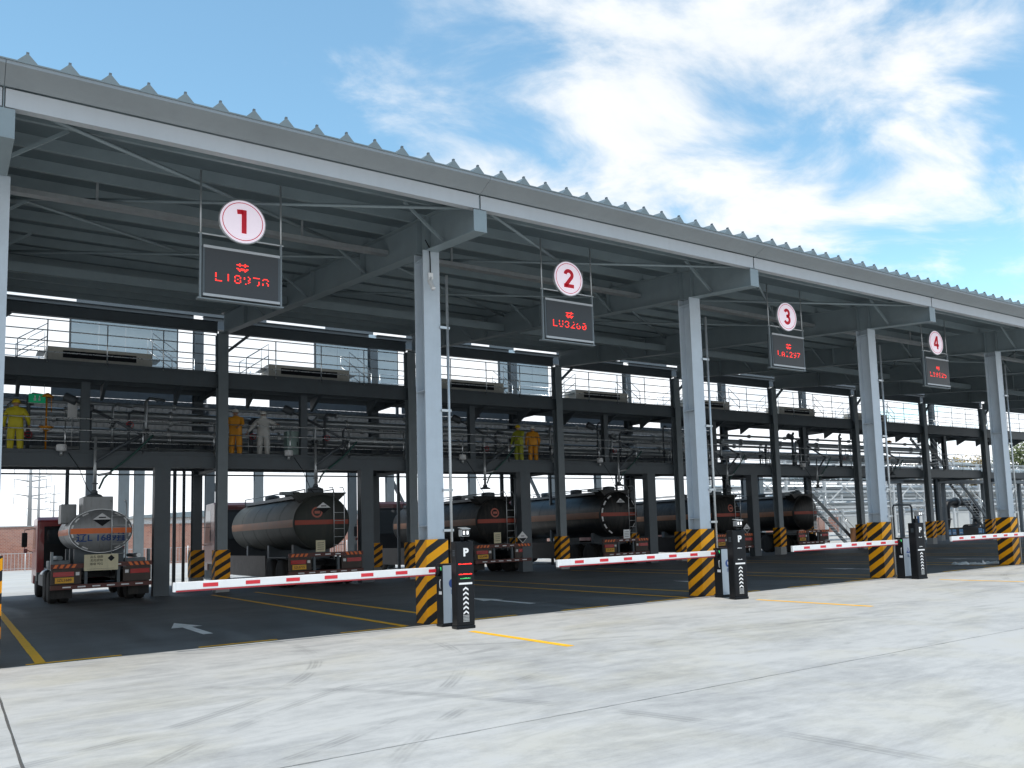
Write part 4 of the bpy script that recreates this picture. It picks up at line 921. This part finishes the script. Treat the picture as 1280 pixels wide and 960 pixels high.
tanker('tanker_truck', 'dark tanker with a small white plate in the second bay after bay four', 33.5, 17.8, 2.78, 1.05, 1.02, 2.28, 8.8, 13.2, T_BLK, CABD, None, True, plate='L6082', placard=False, diamond=False, cabh=3.5, dashes=False)
# loose notices on the dark tankers' tails
for (x, y, z, lab, mt, wdt, hgt) in ((3.45, 15.92, 1.48, 'small cream notice on the tail of the bay two tanker', PLACARD, .34, .42), (11.4, 16.72, 1.52, 'small cream notice on the tail of the bay three tanker', PLACARD, .34, .46), (18.5, 16.72, 1.46, 'small grey notice on the tail of the near-black tanker in bay four', GALV, .38, .42), (33.6, 17.72, 1.52, 'small white notice on the last dark tanker', WHITE, .3, .46)):
    t = thing('tail_notice', lab, 'notice', (x, y, z), 0, 'notices on tanker tails'); MB().box(-wdt / 2, wdt / 2, 0, .015, -hgt / 2, hgt / 2).build('board', mt, t)
    m = MB()
    for i in range(4): m.box(-wdt * .35, wdt * .35, -.003, -.0005, -hgt * .3 + i * hgt * .18, -hgt * .3 + i * hgt * .18 + .02)
    m.build('print_lines', BLACK, t); MB().box(-.02, .02, .016, .35, -hgt / 2 + .02, -hgt / 2 + .05).build('bracket', BLACK, t)
def tri(x, y, z, lab):
    t = thing('hazard_triangle', lab, 'hazard sign', (x, y, z), 0, 'hazard diamonds stood on tanker bumpers')
    MB().prism([(-.26, 0), (0, -.26), (.26, 0), (0, .26)], 0, .012, 'y').build('board', WHITE, t); MB().prism([(-.2, -.03), (0, -.23), (.2, -.03)], -.003, -.0005, 'y').build('black_half', BLACK, t); MB().box(-.08, .08, -.003, -.0005, .04, .07).build('mark', BLACK, t); MB().box(-.02, .02, .013, .4, -.2, -.17).build('bracket', BLACK, t)
tri(12.65, 16.7, 1.5, 'white hazard diamond standing on the bumper of the bay three tanker'); tri(26.8, 16.8, 1.5, 'white hazard diamond on the bumper of the tanker right after bay four')

# ------------------------------------------------------------------ people
def person(label, X, Y, Z, rz, suit, hat, lh, rh, lean=0.0, h=1.74, group='workers on the middle deck', knees=(0, 0)):
    k = h / 1.74
    V = []; E = []; RAD = []
    def j(p, r, par=None):
        V.append(Vector(p) * k); RAD.append((r[0] * k, r[1] * k) if isinstance(r, tuple) else (r * k, r * k))
        if par is not None: E.append((par, len(V) - 1))
        return len(V) - 1
    pe = j((0, 0, .95), (.205, .155)); sp = j((0, lean * .3, 1.15), (.205, .15), pe); ch = j((0, lean * .7, 1.36), (.215, .15), sp); ne = j((0, lean, 1.50), .06, ch); hd = j((0, lean * 1.05 + .01, 1.60), .085, ne); tp = j((0, lean * 1.05 + .01, 1.70), .08, hd)
    hands = []
    for sx, hp in ((-1, lh), (1, rh)):
        sh = j((sx * .215, lean * .8, 1.40), .095, ch); hp = Vector(hp); el = (Vector((sx * .22, lean * .8, 1.40)) + hp) / 2 + Vector((sx * .06, -.05, -.06))
        e_ = j(el, .08, sh); wr = j(hp, .043, e_); d = (hp - el).normalized(); hd_ = j(hp + d * .07, (.045, .03), wr); hands.append((hp + d * .07, d, sx))
    for sx, kn in ((-1, knees[0]), (1, knees[1])):
        hi = j((sx * .11, 0, .86), .135, pe); k_ = j((sx * .13, .02 + kn, .50), .115, hi); an = j((sx * .14, kn * 1.3, .12), .1, k_); toe = j((sx * .145, kn * 1.3 + .15, .05), (.05, .045), an)
    me = bpy.data.meshes.new('body'); me.from_pydata(V, E, []); o = bpy.data.objects.new('body', me); COL.objects.link(o)
    md = o.modifiers.new('skin', 'SKIN'); md.use_smooth_shade = True
    for i, sv in enumerate(me.skin_vertices[0].data): sv.radius = RAD[i]; sv.use_root = (i == 0)
    o.modifiers.new('sub', 'SUBSURF').levels = 1
    dg = bpy.context.evaluated_depsgraph_get(); bm_ = bpy.data.meshes.new_from_object(o.evaluated_get(dg)); bpy.data.objects.remove(o)
    b2 = bmesh.new(); b2.from_mesh(bm_)
    ex = MB()
    for hp, d, sx in hands:
        hp = hp * k; side = d.cross(Vector((0, 0, 1)));
        if side.length < .1: side = Vector((1, 0, 0))
        side.normalize(); nrm = side.cross(d).normalized()
        for i, ln in enumerate((.075, .085, .08, .062)):
            b0 = hp + side * (i - 1.5) * .02 * k + d * .02; ex.tube([b0, b0 + d * ln * .55 * k - nrm * .008, b0 + d * ln * k - nrm * .03], [.0095, .009, .006], 6)
        b0 = hp + side * .035 * k - d * .01; ex.tube([b0, b0 + (d * .6 + side).normalized() * .04 * k, b0 + (d + side * .5).normalized() * .075 * k], [.011, .01, .007], 6)
    hc = Vector((0, lean * 1.05, 1.61)) * k
    ex.tube([hc + Vector((0, .085, .02)), hc + Vector((0, .112, -.02))], [.008, .016], 6)                      # nose
    for sx in (-1, 1): ex.lathe([(.012, -.01), (.02, 0), (.012, .01)], hc + Vector((sx * .085, .0, .0)), (1, 0, 0), 8); ex.lathe([(.004, 0), (.009, .004), (.004, .008)], hc + Vector((sx * .033, .08, .025)), (0, 1, 0), 8, 1)
    ex.box(hc.x - .025, hc.x + .025, hc.y + .082, hc.y + .09, hc.z - .055, hc.z - .047, 1)                    # mouth
    exm = ex.mesh('extra'); b2.from_mesh(exm) if False else None
    n0 = len(b2.faces)
    for f in b2.faces:
        c = f.calc_center_median(); skin = c.z > 1.505 * k
        for hp, d, sx in hands:
            if (c - hp * k).length < .055: skin = True
        f.material_index = 1 if skin else (2 if c.z < .105 * k else 0); f.smooth = True
    b2.to_mesh(bm_); b2.free()
    nv = [tuple(v.co) for v in bm_.vertices]; nf = [tuple(p.vertices) for p in bm_.polygons]; nm = [p.material_index for p in bm_.polygons]
    o0 = len(nv); nv += ex.v; nf += [tuple(i + o0 for i in f) for f in ex.f]; nm += [1 if q == 0 else 3 for q in ex.m]
    me = bpy.data.meshes.new('body'); me.from_pydata(nv, [], nf); me.polygons.foreach_set('material_index', nm); me.polygons.foreach_set('use_smooth', [True] * len(nf))
    for m_ in (suit, SKIN, RUBBER, BLACK): me.materials.append(m_)
    t = thing('person', label, 'person', (X, Y, Z), R(rz), group)
    link('body', me, t)
    m = MB(); m.lathe([(.125, -.02), (.118, .0), (.112, .03), (.095, .075), (.06, .105), (.02, .115)], hc + Vector((0, 0, .055)), (0, 0, 1), 18); m.lathe([(.118, -.012), (.138, -.016), (.138, -.024), (.115, -.02)], hc + Vector((0, .02, .055)), (0, 0, 1), 18); m.build('hard_hat', hat, t)
    m = MB(); m.lathe([(.092, -.07), (.11, -.02), (.105, .05), (.075, .07)], hc + Vector((0, -.012, -.06)), (0, 0, 1), 14) if suit in (WS,) else m.lathe([(.075, -.03), (.085, 0), (.075, .03)], hc + Vector((0, -.01, -.115)), (0, 0, 1), 14)
    m.build('collar', suit, t)
    return t
YS = pbr('yellow_suit', (.70, .60, .03), .6, 0, .12, 5, .08); OS = pbr('orange_suit', (.78, .33, .02), .6, 0, .12, 5, .08); WS = pbr('white_suit', (.62, .62, .60), .7, 0, .1, 5, .12); GS = pbr('yellow_green_suit', (.42, .45, .04), .6, 0, .12, 5, .1)
YH = pbr('yellow_helmet', (.80, .58, .03), .35, 0, .03); WH = pbr('white_helmet', (.8, .8, .76), .35, 0, .03)
ZD = 4.676 + DZ
person('person in yellow suit and yellow hard hat, back turned, at the rail of bay one', -5.92, 17.71, ZD, -15, YS, YH, (-.34, .12, .92), (.33, .2, .98))
person('person in white suit half hidden behind the yellow-suited worker in bay one', -6.45, 18.21, ZD, 30, WS, WH, (-.25, .3, 1.0), (.3, .25, .95), .04)
person('person in orange suit and white hard hat behind the column between bays one and two', .92, 17.76, ZD, 150, OS, WH, (-.2, .3, 1.1), (.25, .28, 1.05), .03, 1.78)
person('person in white suit with arms spread wide beside the pale green cabinet', 1.98, 17.96, ZD, 160, WS, WH, (-.5, .25, 1.25), (.52, .2, .98), .06, 1.78)
person('person in yellow-green suit standing beside an orange-suited worker in bay three', 13.35, 17.91, ZD, 110, GS, YH, (-.22, .3, 1.1), (.3, .2, .9), .05, 1.74)
person('person in orange suit facing a yellow-green suited worker in bay three', 14.05, 17.81, ZD, -20, OS, WH, (-.3, .1, .85), (.3, .15, .88), .02, 1.72)

# ------------------------------------------------------------------ behind the building
bw = thing('brick_wall', 'long reddish brick boundary wall behind the rear road', 'wall', (-60, 75, 0))
MB().box(0, 170, 0, .3, -.1, 3.75).build('masonry', BRICK, bw); MB().box(0, 170, -.06, .36, 3.751, 3.85).build('coping', CONCP, bw)
for i in range(35): MB().box(i * 5 - .2, i * 5 + .2, -.1, -.001, -.1, 3.75).build('pier', BRICK, bw)
fe = thing('mesh_fence', 'low white mesh fence in front of the brick wall', 'fence', (-40, 70, 0))
m = MB()
for i in range(0, 440): m.box(i * .25, i * .25 + .03, 0, .03, .1, 1.5)
tag(m.build('wire_mesh', GALV, fe), kind='stuff')
for i in range(0, 45): MB().tube([(i * 2.5, .05, 0), (i * 2.5, .05, 1.6)], .04, 6).build('post', WHITE, fe)
for z in (.2, 1.45): MB().box(0, 110, .031, .06, z, z + .04).build('rail', GALV, fe)
PYG = pbr('pylon_grey', (.30, .31, .32), .6, 0, .05)
def pylon(X, Y, H, label):
    t = thing('power_pylon', label, 'pylon', (X, Y, 0), 0, 'power pylons behind the wall')
    MB().tube([(0, 0, -.1), (0, 0, H)], [.75 * H / 38, .22 * H / 38], 12).build('mast', PYG, t)
    for z in (.50, .62, .74, .86):
        w_ = 4.2 * H / 38
        m = MB(); m.tube([(-w_, 0, H * z + .5), (0, 0, H * z), (w_, 0, H * z + .5)], [.06, .2, .06], 6); m.build('cross_arm', PYG, t)
        for sx in (-1, 1): MB().tube([(sx * w_, 0, H * z + .5), (sx * w_, 0, H * z - 1.6)], .05, 5).build('insulator', STEELD, t)
pylon(5.6, 200, 26, 'nearest white steel power pylon beyond the brick wall'); pylon(11.4, 262, 25, 'second white power pylon further beyond the brick wall'); pylon(22, 350, 25, 'third, most distant white power pylon beyond the brick wall')
def shed(X, Y, W_, D_, H, label, wallm, roofm):
    t = thing('plant_building', label, 'building', (X, Y, 0))
    MB().box(0, W_, 0, D_, -.1, H).build('wall', wallm, t); MB().prism([(-.4, H + .002), (W_ + .4, H + .002), (W_ + .4, H + .25), (W_ / 2, H + 1.1), (-.4, H + .25)], -.4, D_ + .4, 'y').build('roof', roofm, t)
    n_ = int(W_ / 3.5)
    for i in range(n_):
        f = MB().box(1 + i * 3.5, 2.6 + i * 3.5, -.06, -.001, H * .45, H * .8).build('window', WHITE, t); MB().box(1.1 + i * 3.5, 2.5 + i * 3.5, -.068, -.061, H * .47, H * .78).build('pane', GLASS, f)
    MB().box(W_ * .48, W_ * .48 + 2.2, -.05, -.001, -.05, H * .42).build('door', STEELD, t)
shed(8, 84, 26, 12, 4.6, 'low white plant building with grey roof behind the brick wall', WHITE, STEEL)
shed(120, 70, 46, 14, 6.5, 'long pale plant building far behind the pipe racks', pbr('pale_render', (.55, .55, .53), .8, 0, .08, .5), STEEL)
# pipe racks on the right
LG = pbr('pale_galvanised_frame', (.55, .56, .56), .5, .2, .08, 1)
def rack(X, Y, nb, sp, dp, lv, label, mat, pr, seed):
    t = thing('pipe_rack', label, 'pipe rack', (X, Y, 0)); rnd = random.Random(seed)
    for i in range(nb + 1):
        for yy in (0, dp): MB().box(i * sp - .1, i * sp + .1, yy - .1, yy + .1, 0, lv[-1] + .9).build('post', mat, t)
        for z in lv: MB().box(i * sp - .08, i * sp + .08, .1, dp - .1, z - .12, z).build('cross_beam', mat, t)
    for z in lv:
        for yy in (-.06, dp + .06): MB().box(0, nb * sp, yy - .05, yy + .05, z - .35, z - .19).build('side_beam', mat, t)
        for q in range(4):
            yy = .5 + q * (dp - 1) / 3; r = rnd.choice(pr); MB().tube([(-2, yy, z + r + .01), (nb * sp + 2, yy, z + r + .01)], r, 10).build('pipe', rnd.choice((INSUL, INSUL, GALV, STEEL)), t)
    for i in range(nb):
        if i % 2 == 0:
            for yy in (-.13,): MB().bar((i * sp, yy, lv[0]), ((i + 1) * sp, yy, lv[-1]), .08, .08).build('brace', mat, t); MB().bar((i * sp, yy - .09, lv[-1]), ((i + 1) * sp, yy - .09, lv[0]), .08, .08).build('brace', mat, t)
    for yy in (0, dp):
        for z in (lv[-1] + .45, lv[-1] + .88): MB().tube([(0, yy, z), (nb * sp, yy, z)], .035, 5).build('hand_rail', mat, t)
    return t
rack(44, 33, 16, 5.0, 4, (3.2, 4.6, 6.2), 'pale steel pipe rack with stacked silver pipes behind the far bays', LG, (.12, .18, .25), 1)
rack(70, 48, 14, 6.0, 5, (2.6, 4.5, 6.5, 8.5), 'tall far pipe rack with many pale levels at the back right', LG, (.15, .25, .3), 2)
# stair tower beyond the last tanker
def stair(X, Y, label, rz=0, flights=((0, 4.6),), mat=STEELD):
    t = thing('steel_stair', label, 'stair', (X, Y, 0), R(rz), 'steel stairs')
    for z0, z1 in flights:
        n_ = int((z1 - z0) / .21); run = .27
        for yy in (0, .9):
            MB().bar((0, yy, z1 - .05), (n_ * run, yy, z0 + .05), .06, .24).build('stringer', mat, t)
            MB().tube([(0, yy, z1 + 1.0), (n_ * run, yy, z0 + 1.0)], .025, 6).build('handrail', RAILM, t); MB().tube([(0, yy, z1 + .55), (n_ * run, yy, z0 + .55)], .02, 6).build('handrail', RAILM, t)
            for i in range(0, n_ + 1, 4): MB().tube([(i * run, yy, z1 - i * .21), (i * run, yy, z1 + 1.0 - i * (z1 - z0) / n_)], .02, 6).build('post', RAILM, t)
        for i in range(n_): MB().box(i * run, i * run + .26, .04, .86, z1 - .2 - i * .21, z1 - .17 - i * .21).build('tread', GALV, t)
stair(56.5, 22.0, 'dark steel stair descending to the yard beside the black bent pipe'); stair(49.0, 20.2, 'steel stair climbing from the middle deck near its open far end', 0, ((4.65, 7.6),)); stair(40.2, 23.8, 'steel ladder stair under the platform behind the last tanker', 0, ((.0, 4.2),))
t = thing('walkway_bridge', 'dark steel walkway bridge with lattice rails joining the stair, far right', 'walkway', (51, 21.9, 0))
MB().box(-2, 22, 0, 1.4, 4.35, 4.6).build('deck', STEELD, t)
for yy in (0.02, 1.38):
    for z in (5.2, 5.75): MB().tube([(-2, yy, z), (22, yy, z)], .03, 6).build('rail', RAILM, t)
    for i in range(17): MB().tube([(-2 + i * 1.5, yy, 4.6), (-2 + i * 1.5, yy, 5.75)], .025, 6).build('post', RAILM, t)
    for i in range(16): MB().tube([(-2 + i * 1.5, yy, 5.72), (-.5 + i * 1.5, yy, 4.64)], .02, 5).build('lattice_bar', RAILM, t)
for i in range(5): MB().box(-1.8 + i * 5.8, -1.55 + i * 5.8, .5, .75, 0, 4.348).build('leg', STEELD, t)
t = thing('bent_pipe', 'large black pipe bent in an upside-down U over a low skid', 'pipe', (57.6, 24.6, 0))
pts = [(-.9, 0, .75), (.5, 0, .75), (.95, 0, .95), (1.1, 0, 1.4), (1.1, 0, 2.3), (1.3, 0, 2.75), (1.75, 0, 2.9), (5.0, 0, 2.9), (5.5, 0, 2.75), (5.7, 0, 2.3), (5.7, 0, 1.4), (5.5, 0, .95), (5.1, 0, .75), (3.9, 0, .75)]
MB().tube(pts, .32, 16).build('pipe', BLACK, t)
m = MB()
for p, d in (((1.1, 0, 1.55), (0, 0, 1)), ((5.7, 0, 1.55), (0, 0, 1)), ((2.6, 0, 2.9), (1, 0, 0))): m.lathe([(.45, -.05), (.45, .05)], p, d, 18, 0, False)
m.build('flange', PIPED, t); MB().box(-.3, 6.3, -.25, .25, .0, .42).build('support', STEELD, t)
t = thing('low_skid_wall', 'low black skid wall carrying small blue and white notices, far right', 'low wall', (55.5, 23.4, 0)); MB().box(0, 11, 0, .25, 0, .85).build('wall', BLACK, t)
for i, q in enumerate((1.2, 1.9, 2.9, 5.8, 6.5)):
    p_ = MB().box(q, q + .55, -.012, -.001, .3, .72).build('blue_notice', pbr('sky_blue_print', (.10, .30, .55), .5), t); MB().box(q + .1, q + .45, -.016, -.0125, .42, .48).build('notice_line', WHITE, p_)
t = thing('orange_hose_box', 'orange equipment box beside the stair behind the last tanker', 'box', (44.6, 23.0, 0)); MB().box(0, .9, 0, .6, .1, 1.2).build('body', pbr('rust_orange', (.40, .16, .06), .6, 0, .15, 3, .2), t, bevel=.02); MB().box(.05, .85, -.01, -.001, .2, 1.1).build('door', pbr('rust_orange_door', (.46, .19, .07), .6), t); MB().box(.03, .12, .1, .5, 0, .1).build('foot', BLACK, t)
t = thing('vapour_loop', 'small grey pipe arch standing behind the third kiosk', 'pipe', (45.5, 20.6, 0)); MB().tube([(0, 0, 0), (0, 0, 2.5), (.15, 0, 2.68), (2.1, 0, 2.68), (2.25, 0, 2.5), (2.25, 0, 0)], .07, 10).build('pipe', STEELD, t); MB().lathe([(.17, 0), (.17, .03)], (0, 0, 0.001), (0, 0, 1), 12, 0, False).build('foot_flange', STEELD, t)
t = thing('pump_unit', 'blue pump with motor behind the third kiosk', 'pump', (48.6, 21.0, 0)); PB = pbr('pump_blue', (.03, .16, .40), .4); MB().box(-.7, .7, -.35, .35, 0, .35).build('base', STEELD, t); MB().lathe([(.2, 0), (.28, .05), (.28, .7), (.2, .75)], (-.45, 0, .68), (1, 0, 0), 16).build('motor', PB, t); MB().lathe([(.14, 0), (.26, .06), (.26, .22), (.14, .28)], (.35, 0, .68), (1, 0, 0), 16).build('pump_head', PB, t); MB().tube([(.5, 0, .8), (.5, 0, 2.2)], .08, 10).build('outlet_pipe', PB, t)
# trees far right
def tree(X, Y, H, col, label, seed):
    rnd = random.Random(seed); t = thing('tree', label, 'tree', (X, Y, 0), 0, 'trees beyond the far pipe racks')
    bark = pbr('bark', (.10, .075, .055), .9, 0, .2); m = MB(); m.tube([(0, 0, -.1), (.1, .05, H * .3), (.05, 0, H * .62)], [H * .028, H * .022, H * .008], 9)
    cent = []
    for i in range(9):
        a_ = rnd.uniform(0, 6.28); zz = H * rnd.uniform(.25, .5); q = Vector((math.cos(a_) * H * rnd.uniform(.14, .27), math.sin(a_) * H * rnd.uniform(.14, .27), H * rnd.uniform(.45, .85))); m.tube([(.08, .03, zz), (q.x * .5, q.y * .5, (zz + q.z) / 2 + .3), tuple(q)], [H * .012, H * .008, H * .003], 6); cent.append(q)
    m.build('trunk', bark, t); cent += [Vector((0, 0, H * .8)), Vector((0, 0, H * .65))]
    vs = []; fs = []; mi = []
    for c in cent:
        rr = H * rnd.uniform(.10, .18)
        for i in range(330):
            d = Vector((rnd.gauss(0, 1), rnd.gauss(0, 1), rnd.gauss(0, .8))).normalized() * rr * rnd.uniform(.35, 1.1); p = c + d; s_ = H * rnd.uniform(.010, .02)
            u = Vector((rnd.uniform(-1, 1), rnd.uniform(-1, 1), rnd.uniform(-1, 1))).normalized(); v = u.orthogonal().normalized() * .6; o = len(vs)
            vs += [p - u * s_, p - v * s_, p + u * s_, p + v * s_]; fs.append((o, o + 1, o + 2, o + 3)); mi.append(rnd.randrange(2))
    me = bpy.data.meshes.new('crown'); me.from_pydata(vs, [], fs); me.polygons.foreach_set('material_index', mi); me.materials.append(pbr('leaf_%d_a' % seed, col, .6, 0, .2, 2)); me.materials.append(pbr('leaf_%d_b' % seed, tuple(c * .7 for c in col), .6, 0, .2, 2)); link('crown', me, t)
tree(112, 44.5, 13.5, (.10, .13, .03), 'broad green tree beyond the far pipe racks', 3); tree(106, 48, 11, (.28, .19, .03), 'tree turning yellow beside the broad green one', 4); tree(121, 41, 11, (.08, .12, .035), 'smaller dark green tree furthest right', 5)
